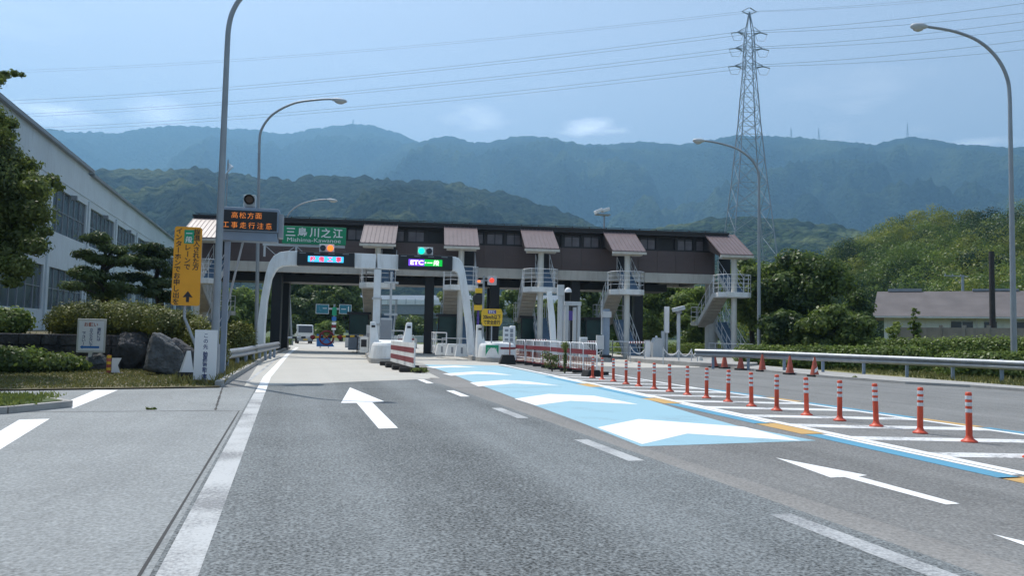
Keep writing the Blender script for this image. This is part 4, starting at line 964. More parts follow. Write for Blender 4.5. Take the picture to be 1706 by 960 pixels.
# green place-name sign on its frame above the arch
sx0, sz0 = ap_(471, 376, .6); sx1, sz1 = ap_(576, 409, .6); p = af + AX * ((sx0 + sx1) / 2) + AN * .6
t = thing('place_sign', 'green place-name sign with white Japanese and Latin lettering on a frame above the arch', 'road sign', (p.x, p.y, 0), ARZ); w = sx1 - sx0; zc = (sz0 + sz1) / 2; h = sz0 - sz1
pn = MB().b2((-w / 2, -.03, zc - h / 2), (w / 2, .03, zc + h / 2)); pn.build('panel', 'green', t, bevel=.02)
q = MB()
for i, chx in enumerate('三島川之江'): put_text(q, chx, -w * .37 + i * w * .185, zc + h * .16, h * .50, -.036, bold=.02)
put_text(q, 'Mishima-Kawanoe', 0, zc - h * .27, h * .24, -.036, width=w * .84, bold=.0); q.build('lettering', 'white_clean', t)
f = MB(); zl = zc - h / 2 - .06
f.b2((-w / 2 - .95, .035, zl - .07), (w / 2 - .05, .12, zl + .05))
for x in (-w / 2 - .9, -w / 2 + .65): f.b2((x, .035, ap_(450, 425)[1] - 0.02), (x + .09, .12, zl - .072))
f.b2((-w / 2 - .9, .035, .2), (-w / 2 - .81, .12, ap_(450, 445)[1] - .6)) if False else None
f.bar((-w / 2 - .8, .08, zl - .1), (-w / 2 - .2, .08, zl - .62), .03); f.bar((-w / 2 + .6, .08, zl - .1), (-w / 2 - .05, .08, zl - .62), .03); f.bar((-w / 2 + .75, .08, zl - .1), (-w / 2 + 1.35, .08, zl - .62), .03)
f.b2((-w / 2 - .95, .035, zl + .052), (-w / 2 - .88, .1, zl + .25)).b2((-w/2+.3,.035,zl+.052),(-w/2+.38,.1,zc+h*.4)).b2((w/2-.4,.035,zl+.052),(w/2-.32,.1,zc+h*.4))
f.build('frame', 'palegrey', t)

# ================================================================== left roadside
# variable message sign on its own square post behind the lamp pole
VD = 19.8; vb = foot(374, 640, VD)
t = thing('message_sign', 'grey electronic message board with amber text and beacon on a square post', 'electronic sign', vb, -R(4))
def vz(px, py): p = at(px, py, VD); return (p - vb).dot(Vector((math.cos(R(4)), -math.sin(R(4)), 0))), p.z
x0, z1 = vz(368, 343); x1, z0 = vz(461, 401)
MB().b2((x0, -.16, z0 + .24), (x1, .35, z1)).b2((x0 + .02, -.10, z0), (x1 - .02, .33, z0 + .238)).build('housing', 'bluegrey', t, bevel=.015)
MB().b2((x1 + .002, -.10, z0 + .12), (x1 + .10, .30, z1 - .12)).build('side_box', 'midgrey', t)
sx0, sz1 = vz(370, 348.5); sx1, sz0 = vz(459, 383)
MB().b2((sx0, -.175, sz0), (sx1, -.162, sz1)).build('screen', 'ledbox', t)
q = MB(); W = sx1 - sx0; hh = (sz1 - sz0)
for i, chx in enumerate('高松方面'): put_text(q, chx, sx0 + W * (.225 + i * .145), sz1 - hh * .25, hh * .31, -.18, bold=-.004)
for i, chx in enumerate('工事走行注意'): put_text(q, chx, sx0 + W * (.07 + i * .157), sz1 - hh * .76, hh * .31, -.18, bold=-.004)
q.build('lettering', 'led_orange', t)
pw0, _ = vz(369, 500); pw1, _ = vz(378, 500); MB().b2((pw0, .0, 0), (pw1, .15, z0 - .002)).build('post', 'bluegrey', t, bevel=.01)
MB().bar((pw1 + .3, .1, z0 - .01), (pw1 + .02, .08, z0 - 1.5), .05).build('brace', 'galv', t)
bc, bz = vz(413, 330); b = MB().b2((bc - .15, -.05, bz - .17), (bc + .15, .15, bz + .14)); o = b.build('beacon_box', 'palegrey', t, bevel=.015)
l_ = MB().lathe([(.115, 0), (.115, .03), (.09, .05)], (0, 0, 0), 20).build('beacon_lens', 'amber_off', o); l_.location = (bc, -.05, bz + .01); l_.rotation_euler = (R(90), 0, 0)
MB().lathe([(.128, 0), (.128, .10), (.118, .10), (.118, 0)], (0, 0, 0), 20).build('beacon_hood', 'black', o); hd = [q_ for q_ in COL.objects if q_.parent == o][-1]; hd.location = (bc, -.05, bz + .01); hd.rotation_euler = (R(90), 0, 0)

# yellow wrong-way instruction sign on a cranked pole
YD = 18.6; yb = foot(330, 640, YD); YR = -R(6)
t = thing('instruction_sign', 'tall yellow sign with vertical black Japanese text and an up arrow', 'road sign', yb, YR)
ex = Vector((math.cos(YR), math.sin(YR), 0))
def yz(px, py): p = at(px, py, YD); return (p - yb).dot(ex), p.z
tl, tr_, br, bl_ = yz(290, 376), yz(334, 377.5), yz(331, 510), yz(285, 508.5)
def rpoly(P, r=.07, n=4):
    out = []; N = len(P)
    for i in range(N):
        p, a, b = Vector(P[i]), Vector(P[i - 1]), Vector(P[(i + 1) % N]); ua = (a - p).normalized() * r; ub = (b - p).normalized() * r
        for k in range(n + 1): u_ = k / n; out.append(tuple((p + ua) * (1 - u_) ** 2 + p * 2 * u_ * (1 - u_) + (p + ub) * u_ ** 2))
    return out
MB().prism_y(rpoly([tl, tr_, br, bl_]), -.02, .01).build('panel', 'yellow', t)
q = MB(); w = tr_[0] - tl[0]; H_ = tl[1] - bl_[1]
def slant(z): return (bl_[0] - tl[0]) * (tl[1] - z) / H_
qq = MB(); vtext(qq, '誤進入された方', 0, tl[1] - .05, H_ * .0745, .14, -.026, bold=.014)
q.add([(v[0] + tl[0] + w * .83 + slant(v[2]), v[1], v[2]) for v in qq.v], qq.f)
qq = MB(); vtext(qq, 'レーンで', 0, tl[1] - H_ * .225, H_ * .082, .14, -.026, bold=.014); q.add([(v[0] + tl[0] + w * .52 + slant(v[2]), v[1], v[2]) for v in qq.v], qq.f)
qq = MB(); vtext(qq, 'インターホンでお申し出を', 0, tl[1] - .03, H_ * .0815, .14, -.026, bold=.014); q.add([(v[0] + tl[0] + w * .17 + slant(v[2]), v[1], v[2]) for v in qq.v], qq.f)
zb = bl_[1]; ax_ = tl[0] + w * .60 + slant(zb); q.add([(ax_ - .035, -.026, zb + .08), (ax_ + .035, -.026, zb + .08), (ax_ + .035, -.026, zb + .20), (ax_ + .115, -.026, zb + .19), (ax_, -.026, zb + .345), (ax_ - .115, -.026, zb + .19), (ax_ - .035, -.026, zb + .20)], [(0, 1, 2, 3, 4, 5, 6)])
q.build('lettering', 'ink', t)
gx0 = tl[0] + w * .36 + slant(tl[1] - .2); MB().b2((gx0, -.027, tl[1] - H_ * .215), (gx0 + .22, -.0205, tl[1] - H_ * .04)).build('green_patch', 'greentag', t)
q = MB(); put_text(q, '一', gx0 + .11, tl[1] - H_ * .085, .13, -.031, bold=.02); put_text(q, '般', gx0 + .11, tl[1] - H_ * .165, .14, -.031, bold=.02); q.build('patch_lettering', 'white_clean', t)
pp = [yz(306, 440), yz(306, 529), yz(309, 537), yz(330, 590), (yz(331, 600)[0], 0.0)]
MB().tube([(a, .045, z) for a, z in pp], .036, 10).build('pole', 'galv', t)

# white standing construction notice
p0, p1 = G(323, 631), G(358, 636); wc = (foot(323, 632, 17.9) + foot(358, 634, 17.7)) / 2
t = thing('construction_notice', 'white standing board with vertical construction notice beside the guardrail', 'notice board', wc, -R(8))
hz0 = at(340, 633, 17.8).z; hz1 = at(340, 550, 17.8).z; wd = .49
MB().b2((-wd / 2, -.012, max(.05, hz0)), (wd / 2, .012, hz1)).build('panel', 'white_clean', t); b = MB()
for x in (-wd / 2 + .02, wd / 2 - .02): b.b2((x - .018, .013, 0), (x + .018, .045, hz1 - .02))
b.bar((0, .03, hz1 * .7), (0, .5, 0), .03); b.build('frame', 'galv', t)
q = MB(); vtext(q, 'この先', 0, hz1 - .07, .125, .10, -.016); vtext(q, '軸重計更新工事中', 0.0, hz1 - .50, .088, .098, -.016, bold=.016); q.build('lettering', 'navyink', t)

# small white notice board on a post
bb = foot(149, 614, 22.3); t = thing('entrance_notice', 'white framed notice board with blue arrow on a post before the dark wall', 'notice board', bb, -R(2))
ex = Vector((math.cos(R(2)), -math.sin(R(2)), 0))
def nz_(px, py): p = at(px, py, 22.3); return (p - bb).dot(ex), p.z
a0, a1 = nz_(130, 531), nz_(173, 588.5); MB().b2((a0[0], -.03, a1[1]), (a1[0], .03, a0[1])).build('frame', 'offwhite', t, bevel=.01)
w = a1[0] - a0[0]; H_ = a0[1] - a1[1]; cx = (a0[0] + a1[0]) / 2; MB().b2((a0[0] + .05, -.036, a1[1] + .06), (a1[0] - .05, -.031, a0[1] - .06)).build('panel', 'white_clean', t)
q = MB(); put_text(q, 'お願い', cx - w * .02, a0[1] - H_ * .17, .11, -.04, bold=.02); q.build('heading', 'cone', t)
q = MB(); vtext(q, '車輌には', cx + w * .27, a0[1] - H_ * .26, .095, .095, -.04, bold=.015); vtext(q, '立入らないで', cx, a0[1] - H_ * .28, .088, .09, -.04, bold=.015); vtext(q, '下さい！', cx - w * .25, a0[1] - H_ * .38, .10, .095, -.04, bold=.015); q.build('lettering', 'navyink', t)
zz = a1[1] + .16; q = MB(); q.add([(cx - w * .37, -.04, zz), (cx - w * .28, -.04, zz - .06), (cx - w * .28, -.04, zz - .03), (cx + w * .30, -.04, zz - .03), (cx + w * .30, -.04, zz + .03), (cx - w * .28, -.04, zz + .03), (cx - w * .28, -.04, zz + .06)], [(0, 1, 2, 3, 4, 5, 6)]); q.build('arrow', 'blue', t)
MB().b2((-.045, -.02, 0), (.045, .06, a1[1] - .002)).build('post', 'offwhite', t); MB().b2((-.5, -.2, 0), (.45, .3, .16)).build('base', 'rock', t, bevel=.03)

# orange marker post with a notched white plate
mb_ = foot(182, 634, 20.6); t = thing('marker_post', 'short orange and yellow post with a notched white plate on the verge', 'marker post', mb_, 0); hz1 = at(182, 593, 20.6).z
MB().tube([(-.03, 0, 0), (-.03, 0, hz1 - .02), (-.03, 0, hz1 + .02)], [.055, .055, .03], 12).build('post', 'cone', t)
q = MB()
for z in (.12, .28, .44): q.tube([(-.03, 0, z), (-.03, 0, z + .07)], .0565, 12)
q.build('yellow_bands', 'yellow2', t)
MB().prism_y([(.04, hz1 - .06), (.27, hz1 - .06), (.19, hz1 * .5), (.25, .06), (.04, .06)], -.008, .008).build('plate', 'white_clean', t); MB().b2((-.35, -.2, 0), (.35, .25, .05)).build('base', 'rubber', t)

# covered cone on a black weight
cc = foot(312, 648, 18.4); t = thing('covered_cone', 'white three-sided folding cone standing on a black weight', 'traffic cone', cc, -R(6))
MB().b2((-.20, -.2, 0), (.20, .2, .20)).build('weight', 'rubber', t, bevel=.03); MB().b2((-.19, -.19, .201), (.19, .19, .24)).build('base_plate', 'black', t)
pr = [(-.15, -.13), (.15, -.13), (0.0, .16)]; m = MB(); vs = [(x, y, .241) for x, y in pr] + [(x * .25 + .01, y * .25, .74) for x, y in pr]; m.add(vs, [(0, 1, 4, 3), (1, 2, 5, 4), (2, 0, 3, 5), (3, 4, 5)]); m.build('cone_body', 'white_clean', t)
m = MB(); m.add([(-.165, -.135, .241), (-.12, -.14, .241), (-.02, -.045, .74), (-.04, -.04, .74)], [(0, 1, 2, 3)]); m.build('edge_strip', 'offwhite', t)

# rocks and stone wall
def rock(name, label, c, dims, seed, mat, rz=0.0, lean=0.0, cat='rock', group=None):
    t = bpy.data.meshes.new(name); import bmesh
    bm = bmesh.new(); bmesh.ops.create_icosphere(bm, subdivisions=4, radius=1.0); rng = np.random.default_rng(seed)
    pl = [(Vector(rng.normal(size=3)).normalized(), rng.uniform(.58, .92)) for _ in range(18)]
    for v in bm.verts:
        d_ = v.co.normalized(); r_ = 1.0
        for n_, k in pl:
            q_ = d_.dot(n_)
            if q_ > 0.05: r_ = min(r_, k / q_)
        co = d_ * r_; co *= 1 + .20 * (fbm(np.array([co.x * 3 + seed]), np.array([co.y * 3 + co.z * 2]), seed)[0] - .5) + .07 * (vnoise(np.array([co.x * 11 + 5]), np.array([co.z * 11 + co.y * 7]), seed)[0] - .5)
        zz = co.z + .72; tp = 1.12 - .22 * zz; v.co = Vector((co.x * dims[0] * tp + lean * co.z, co.y * dims[1] * tp, zz * dims[2]))
    bm.to_mesh(t); bm.free(); t.materials.append(M[mat]); t.polygons.foreach_set('use_smooth', [True] * len(t.polygons))
    o = bpy.data.objects.new(name, t); COL.objects.link(o); o.location = c; o.rotation_euler = (0, 0, rz); return tag(o, label, cat, group)
rock('boulder', 'upright pale grey boulder like a standing stone beside the covered cone', foot(268, 634, 20.6), (.62, .45, .72), 3, 'rockpale', 0, -.06, 'rock')
rock('boulder', 'large dark boulder left of the pale standing stone', foot(222, 632, 23.0), (.62, .6, .78), 8, 'rock', .3, 0, 'rock')
rock('boulder', 'dark boulder sloping down right behind the pale standing stone', foot(296, 630, 21.8), (.60, .55, .64), 14, 'rock', .8, .1, 'rock')
rock('boulder', 'small grey stone beside the post of the white notice board', foot(160, 618, 22.4), (.45, .35, .30), 22, 'rockpale', .2, 0, 'rock')
wt = thing('stone_wall', 'dark rough stone retaining wall below the clipped hedge', 'wall', (-7.5, 25.3, 0)); m = MB(); rng = np.random.default_rng(4)
m.b2((-32, -.05, -.02), (4.4, .25, 1.02)); x = -32
while x < 4.3:
    w_ = rng.uniform(.35, .8); 
    for z0_, z1_ in ((0, .36), (.36, .7), (.7, 1.03)): m.b2((x + .01, -.08 - rng.uniform(.02, .12), z0_ + .01), (x + w_ - .01 + rng.uniform(-.08, .0), -.051, z1_ - .01))
    x += w_
m.build('stones', 'rock', wt, bevel=.03)

# hedges and bushes
def hedge(name, label, loc, blobs, n, size, leaf, seed, cat='hedge', group=None, shell=.8, core=True):
    t = thing(name, label, cat, loc, 0, group); rng = np.random.default_rng(seed)
    quads_object('foliage', leaves(n, blobs, size, rng, shell, .6, .35), leaf, t)
    st_ = MB()
    for k in range(min(8, len(blobs))): b = blobs[k * len(blobs) // min(8, len(blobs))]; st_.tube([(b[0][0], b[0][1], -.05), (b[0][0] + .05, b[0][1], max(.1, b[0][2]))], [.035, .02], 6)
    st_.build('stems', 'bark', t); return t
def along(pxa, pya, pxb, pyb, dep0, dep1, k, hw, z0, rng, base):
    pass
def mound(px0, px1, tops, dep, ry, z0, rng, n):
    out = []
    for i in range(n):
        u_ = (i + .5) / n; px = px0 + (px1 - px0) * u_ + rng.uniform(-3, 3); pt = np.interp(px, [q[0] for q in tops], [q[1] for q in tops]); d_ = dep if np.isscalar(dep) else np.interp(px, [q[0] for q in dep], [q[1] for q in dep])
        p = at(px, pt, d_); hgt = max(.3, p.z - z0); r = max((px1 - px0) / n * d_ / FPX * 1.3, .45)
        out.append(((p.x, p.y + rng.uniform(-.3, .3), z0 + hgt * .5), (r, ry, hgt * .52)))
    return out
rng = np.random.default_rng(12); tops = [(93, 520), (108, 511), (150, 506), (200, 506), (250, 510), (300, 522), (330, 535), (360, 548), (390, 560)]
bl = mound(98, 300, tops, [(95, 25.5), (300, 23.5)], 1.1, .95, rng, 11)
o0 = Vector(bl[5][0]); o0.z = .95; hedge('clipped_hedge', 'broad clipped azalea hedge mounded above the stone wall', o0, [((b[0][0] - o0.x, b[0][1] - o0.y, b[0][2] - .95), b[1]) for b in bl], 52000, .038, 'leaf_hedge', 31)
bl = [(q[0], (.36, .5, q[1][2])) for q in mound(300, 366, [(300, 522), (330, 533), (350, 546), (366, 566)], [(300, 23.4), (366, 22.8)], .8, .15, rng, 7)]
o0 = Vector(bl[2][0]); o0.z = .05; hedge('clipped_hedge', 'lower end of the azalea hedge sloping down behind the yellow sign pole', o0, [((b[0][0] - o0.x, b[0][1] - o0.y, b[0][2] - .05), b[1]) for b in bl], 32000, .036, 'leaf_hedge', 32)
def bush(label, px, pyt, dep, r, rz_, z0, leaf, seed, n=9000, size=.05, name='round_bush'):
    p = at(px, pyt, dep); h = p.z - z0; rng = np.random.default_rng(seed)
    bl = [((0, 0, h * .5), (r, r, h * .52))] + [((r * .5 * math.cos(a), r * .5 * math.sin(a), h * .55), (r * .55, r * .55, h * .42)) for a in rng.random(5) * 6.28]
    return hedge(name, label, (p.x, p.y, z0), bl, n, size, leaf, seed, 'bush')
bush('rounded clipped bush behind the message sign post', 398, 541, 28.5, .55, 0, .1, 'leaf_hedge', 41, 14000, .045)
bush('small light green shrub at the foot of the dark stone wall', 85, 590, 21.0, .75, 0, .0, 'leaf_lime', 42, 3500, .06, 'shrub')
bush('bright leafed shrub at the wall foot beside the notice board', 113, 600, 21.4, .5, 0, .0, 'leaf_lime', 43, 2600, .06, 'shrub')
bush('dark shrub at the left picture edge under the cherry tree', 10, 515, 24, .7, 0, .9, 'leaf_dark', 44, 5000, .06, 'shrub')
bush('dark low shrub in front of the wall at the far left', 20, 580, 20.5, .9, 0, .0, 'leaf_dark', 45, 5000, .06, 'shrub')

# cloud-pruned pines
def pine(label, px, dep, top, base_z, pads, seed, n):
    p = foot(px, 500, dep); p.z = base_z; t = thing('pine_tree', label, 'tree', p, 0, 'pruned pines beside the factory'); rng = np.random.default_rng(seed); ex_ = Vector((_r[0], _r[1], 0)).normalized(); ey_ = Vector((-ex_.y, ex_.x, 0)); bl = []
    for (qx, qy, rw, rh) in pads:
        c_ = at(qx, qy, dep); l = (c_ - p); rr = rw * dep / FPX
        for k in range(5): 
            dy = rng.uniform(-.8, .8) * rr; dx = rng.uniform(-.55, .55) * rr; c2 = l + ey_ * dy + ex_ * dx; r_ = rr * rng.uniform(.36, .58); bl.append(((c2.x, c2.y, c2.z + rng.uniform(-.1, .1)), (r_, r_, rh * .8 * dep / FPX)))
    quads_object('crown', leaves(n, bl, .085, rng, .55, .30, .5), 'leaf_pine', t); m = MB(); hgt = at(px, top, dep).z - base_z
    pts = [(0, 0, -.1), (.15, 0, hgt * .3), (-.1, .1, hgt * .6), (.05, 0, hgt * .92)]; m.tube(pts, [.17, .14, .1, .04], 8)
    for b in bl[::3]: z = max(.4, b[0][2] - .4); m.tube([(0.02, 0, min(z, hgt * .9)), (b[0][0] * .5, b[0][1] * .5, b[0][2] - .15), b[0]], [.06, .045, .02], 6)
    m.build('trunk', 'bark', t); return t
pine('left pruned pine with layered dark pads in front of the factory', 172, 30, 385, .95, [(165, 400, 34, 9), (190, 412, 30, 9), (140, 424, 24, 9), (172, 432, 40, 10), (210, 430, 18, 8), (135, 452, 26, 9), (180, 460, 44, 11), (160, 478, 48, 10), (205, 478, 30, 10), (185, 492, 36, 9)], 51, 13500)
pine('right pruned pine with layered dark pads beside the yellow sign', 262, 31, 405, .95, [(250, 412, 26, 9), (272, 422, 26, 9), (235, 432, 24, 9), (262, 442, 34, 10), (285, 452, 18, 9), (238, 462, 26, 9), (270, 474, 34, 10), (250, 492, 40, 10), (288, 495, 22, 10)], 52, 11500)

# big cherry tree at the left edge
cp_ = foot(-90, 560, 19.5); cp_.z = .4
t = thing('cherry_tree', 'large leafy broadleaf tree hanging in from the left picture edge', 'tree', cp_); rng = np.random.default_rng(61); bl = []
for (qx, qy, r_) in [(-60, 200, 60), (-110, 260, 80), (-20, 235, 40), (5, 260, 34), (-40, 300, 70), (20, 290, 36), (45, 275, 22), (40, 320, 40), (62, 312, 24), (85, 300, 16), (15, 350, 42), (55, 355, 34), (-30, 380, 60), (35, 395, 36), (58, 410, 22), (0, 430, 40), (30, 445, 26), (-50, 450, 50), (-150, 350, 90), (-100, 420, 70), (5, 222, 22), (-110, 140, 70), (-60, 120, 40), (8, 124, 10), (-12, 130, 18), (24, 121, 8), (36, 124, 5), (52, 300, 20), (20, 470, 14), (75, 385, 12), (98, 312, 9), (18, 205, 14), (-15, 190, 25)]:
    c_ = at(qx, qy, 19.5 + rng.uniform(-1.2, 1.2)) - cp_; rr = r_ * 19.5 / FPX; bl.append((tuple(c_), (rr, rr * 1.2, rr * .7)))
quads_object('crown', leaves(90000, bl, .052, rng, .30, .5, .3), 'leaf_near', t); m = MB(); m.tube([(0, 0, -.4), (.1, 0, 1.6), (0, .2, 3.5), (-.2, .1, 6)], [.28, .24, .2, .1], 10)
for b in [q for q in bl if q[1][0] > .4]: m.tube([(0, .1, rng.uniform(1.6, 4.2)), (b[0][0] * .5, b[0][1] * .5, b[0][2] * .75 + .3), b[0]], [.07, .04, .012], 6)
m.build('trunk', 'bark', t)

# factory
FX = -14.0
def fy(px, py=400): return atX(px, py, FX).y
ZR = atX(0, 168, FX).z; ZR2 = atX(152, 294, FX).z; YS = fy(151, 285); BAY = (fy(192, 400) - fy(145, 400)); 
fb = thing('factory', 'long pale grey factory building with a stepped roofline and tall window bands', 'building', (FX, YS, 0)); Y0, Y1 = YS - 5 * BAY - 4, YS + 8 * BAY
def FZ(px, py): return atX(px, py, FX).z
ZU0, ZU1 = FZ(120, 398), FZ(120, 327); ZL0, ZL1 = FZ(101, 518), FZ(101, 449)
wl_ = MB()
wl_.b2((-22, Y0 - YS, 0), (-.35, 0, ZR)).b2((-22, .003, 0), (-.35, Y1 - YS, ZR2))
ys = [k * BAY + .0 for k in range(-5, 8)]
for k in range(-5, 8):
    a, b = k * BAY, (k + 1) * BAY
    for z0_, z1_ in ((0, ZL0), (ZL1, ZU0), (ZU1, (ZR if k < 0 else ZR2) - .001)): wl_.b2((-.349, a + .55, z0_), (0, b - .55, z1_))
    wl_.b2((-.349, a - .55, 0), (.0, a + .549, (ZR if k < 0 else ZR2) - .001))
wl_.build('wall', 'fwall', fb)
pz = MB()
for k in range(-5, 9):
    a = k * BAY; pz.b2((.003, a - .22, 0), (.10, a + .22, (ZR if k < 0 else ZR2) - 1.9))
zj = FZ(60, 235) if False else ZR2 - 1.75
pz.b2((.003, Y0 - YS, zj), (.04, Y1 - YS, zj + .07)); pz.build('wall_trim', 'fwall', fb)
rf = MB().b2((-22.2, Y0 - YS - .2, ZR + .001), (.25, .15, ZR + .22)).b2((-22.2, .155, ZR2 + .001), (.25, Y1 - YS + .2, ZR2 + .18)); rf.build('roof', 'midgrey', fb)
wp = None
for k in range(-5, 8):
    for z0_, z1_ in ((ZL0, ZL1), (ZU0, ZU1)):
        a = k * BAY + .56; L_ = BAY - 1.12
        key = (z1_ - z0_)
        m = MB().b2((-.22, a, z0_ + .002), (-.16, a + L_, z1_ - .002)); wo = m.build('window', 'glass2', fb); f = MB()
        for j in range(7): yy = a + j * (L_ - .07) / 6; f.b2((-.158, yy, z0_ + .003), (-.10, yy + .07, z1_ - .003))
        f.b2((-.15, a + .072, (z0_ + z1_) / 2), (-.105, a + L_ - .072, (z0_ + z1_) / 2 + .05)); f.build('window_frame', 'midgrey', wo)
for k in range(-4, 8):
    lm = MB().b2((.003, k * BAY + BAY * .5 - .15, zj - .75), (.35, k * BAY + BAY * .5 + .15, zj - .45)); lm.build('wall_lamp', 'midgrey', fb)
vt_ = MB().b2((-3, 10, ZR2 + .181), (-1.6, 11.5, ZR2 + .9)); vt_.build('roof_vent', 'palegrey', fb)
tag(fb)

# flag beside the factory
fd = 52.0; p = foot(370, 500, fd); t = thing('flag_pole', 'thin grey flagpole carrying a limp white flag behind the lamp pole', 'flag', p, 0)
MB().tube([(0, 0, 0), (0, 0, at(379, 263, fd).z)], .045, 8).build('pole', 'pole', t)
fl = MB(); fz0, fz1 = at(375, 303, fd).z, at(378, 268, fd).z; N = 8; vs = []
for i in range(N + 1):
    u_ = i / N
    for j in range(5):
        v_ = j / 4; vs.append((.05 - .10 * u_ + (.35 - 1.0 * u_ + .15 * u_ * u_) * (v_), .12 * math.sin(v_ * 5 + u_ * 3) * v_, fz1 - (fz1 - fz0) * (u_ * .8 + v_ * .2)))
fl.add(vs, [(i * 5 + j, i * 5 + j + 1, i * 5 + j + 6, i * 5 + j + 5) for i in range(N) for j in range(4)], True); fo = fl.build('flag', 'flag', t)
sd_ = fo.modifiers.new('thickness', 'SOLIDIFY'); sd_.thickness = .02

# ------------------------------------------------------------------ guardrails
def wprofile(p): return [(0, -.155), (.075, -.10), (.075, -.05), (.0, 0.0), (.075, .05), (.075, .10), (0, .155)]
def guardrail(label, pts, tops, facing, post_n):
    p0 = pts[0]; t = thing('guardrail', label, 'guardrail', (p0.x, p0.y, 0)); m = MB(); pr = wprofile(0); vs = []
    for i, p in enumerate(pts):
        d_ = (pts[min(i + 1, len(pts) - 1)] - pts[max(0, i - 1)]); d_.z = 0; d_.normalize(); nn = Vector((d_.y, -d_.x, 0)) * facing
        for side in (0, .006):
            for a, z in pr: vs.append(p - p0 + nn * (a - side) + Vector((0, 0, tops[i] - .155 + z)))
    K = len(pr); N = len(pts); fs = []
    for i in range(N - 1):
        for k in range(K - 1):
            a = i * 2 * K + k; b = a + 2 * K; fs.append((a, a + 1, b + 1, b)); fs.append((a + K, b + K, b + K + 1, a + K + 1))
    m.add(vs, fs, False); m.build('beam', 'galv', t)
    # total length posts
    seg = [(pts[i + 1] - pts[i]).length for i in range(N - 1)]; tot = sum(seg)
    po = None
    for k in range(post_n):
        s = tot * (k + .5) / post_n; i = 0
        while i < N - 2 and s > seg[i]: s -= seg[i]; i += 1
        u_ = s / seg[i]; p = pts[i] + (pts[i + 1] - pts[i]) * u_ - p0; zt = tops[i] * (1 - u_) + tops[i + 1] * u_
        d_ = pts[i + 1] - pts[i]; nn = Vector((d_.y, -d_.x, 0)).normalized() * facing
        if po is None: po = MB().tube([(0, 0, 0), (0, 0, zt - .02)], .06, 12).b2((-.05, -.05, zt - .30), (.05, .05, zt - .06)).build('post', 'bluegrey', t); o = po
        else: o = po.copy(); COL.objects.link(o); o.parent = t
        o.location = p - nn * .085
    return t
gl = [(352, 586, 21.3), (380, 582, 23.5), (405, 579, 26), (430, 574.5, 29.5), (450, 571.5, 33), (464, 569.5, 36.5)]
P_ = [at(a, b, c) for a, b, c in gl]
guardrail('galvanised guardrail on the left verge running towards the gate', [Vector((p.x, p.y, 0)) for p in P_], [p.z for p in P_], 1, 9)
gr = [(1158, 582, 33.5), (1220, 583.5, 32.6), (1300, 586, 31.2), (1390, 589.5, 29.8), (1480, 593, 28.4), (1570, 596.5, 27.0), (1650, 599.5, 25.8), (1800, 606, 23.6)]
P_ = [at(a, b, c) for a, b, c in gr]
guardrail('long galvanised guardrail on the right in front of the hedges', [Vector((p.x, p.y, 0)) for p in P_], [max(.72, p.z) for p in P_], 1, 9)

# ------------------------------------------------------------------ street lamps
def lamp(label, bx, by, dep, path, head, r0=.11, r1=.05, z0=0.0):
    p = foot(bx, by, dep); t = thing('street_lamp', label, 'street lamp', (p.x, p.y, 0), 0, 'curved street lamps'); pts = [Vector((0, 0, 0))] + [at(a, b, dep) - p for a, b in path]
    # smooth the curved arm
    Q = [pts[0], pts[1]]
    for i in range(1, len(pts) - 1):
        a, b, c, d_ = pts[max(0, i - 1)], pts[i], pts[i + 1], pts[min(len(pts) - 1, i + 2)]
        if i == 1: a = b - Vector((0, 0, 1.5))
        for k in range(1, 7):
            u_ = k / 6; Q.append(.5 * ((2 * b) + (c - a) * u_ + (2 * a - 5 * b + 4 * c - d_) * u_ * u_ + (-a + 3 * b - 3 * c + d_) * u_ ** 3))
    L_ = [0]
    for a, b in zip(Q[:-1], Q[1:]): L_.append(L_[-1] + (b - a).length)
    MB().tube(Q, [r0 + (r1 - r0) * l / L_[-1] for l in L_], 12).tube([(0, 0, 0), (0, 0, .9)], [r0 * 1.25, r0 * 1.22], 12).build('pole', 'pole', t)
    e = Q[-1]; d_ = (at(*head, dep) - p - e); L2 = d_.length; d_.normalize(); side = d_.cross(Vector((0, 0, 1))).normalized(); upv = side.cross(d_)
    hm = MB(); secs = [(0, .06, .05), (.12, .11, .08), (.35, .17, .12), (.7, .17, .12), (.92, .11, .09), (1, .04, .04)]; vs = []
    for u_, wx, wz in secs:
        for k in range(10): a = 2 * math.pi * k / 10; vs.append(e + d_ * L2 * u_ + side * wx * math.cos(a) + upv * wz * math.sin(a))
    fs = [(i * 10 + k, i * 10 + (k + 1) % 10, i * 10 + 10 + (k + 1) % 10, i * 10 + 10 + k) for i in range(5) for k in range(10)] + [tuple(range(9, -1, -1)), tuple(range(50, 60))]
    hm.add(vs, fs, True); hm.build('lamp_head', 'palegrey', t)
    ln = MB(); c_ = e + d_ * L2 * .55 - upv * .07; vs = []
    for i in range(5):
        a = i / 4 * math.pi / 2
        for k in range(10): g = 2 * math.pi * k / 10; vs.append(c_ + d_ * (L2 * .33 * math.cos(a) * math.cos(g)) + side * (.14 * math.cos(a) * math.sin(g)) - upv * (.13 * math.sin(a)))
    ln.add(vs, [(i * 10 + k, i * 10 + (k + 1) % 10, i * 10 + 10 + (k + 1) % 10, i * 10 + 10 + k) for i in range(4) for k in range(10)], True); ln.build('lens', 'lens_clear', t); return t
lamp('tall street lamp pole nearest the viewer, its head out of the top of the frame', 355, 642, 18.9, [(378.5, 80), (381.5, 42), (389, 16), (404, -6), (436, -28)], (462, -38), .10, .055)
lamp('street lamp arching right over the green place sign from the left verge', 427, 585, 42, [(432, 240), (436, 215), (455, 190), (490, 172), (530, 166), (552, 165)], (578, 169))
lamp('small far street lamp arching right just above the place sign', 486, 570, 66, [(477, 372), (482, 355), (500, 341), (525, 334), (545, 332)], (562, 335))
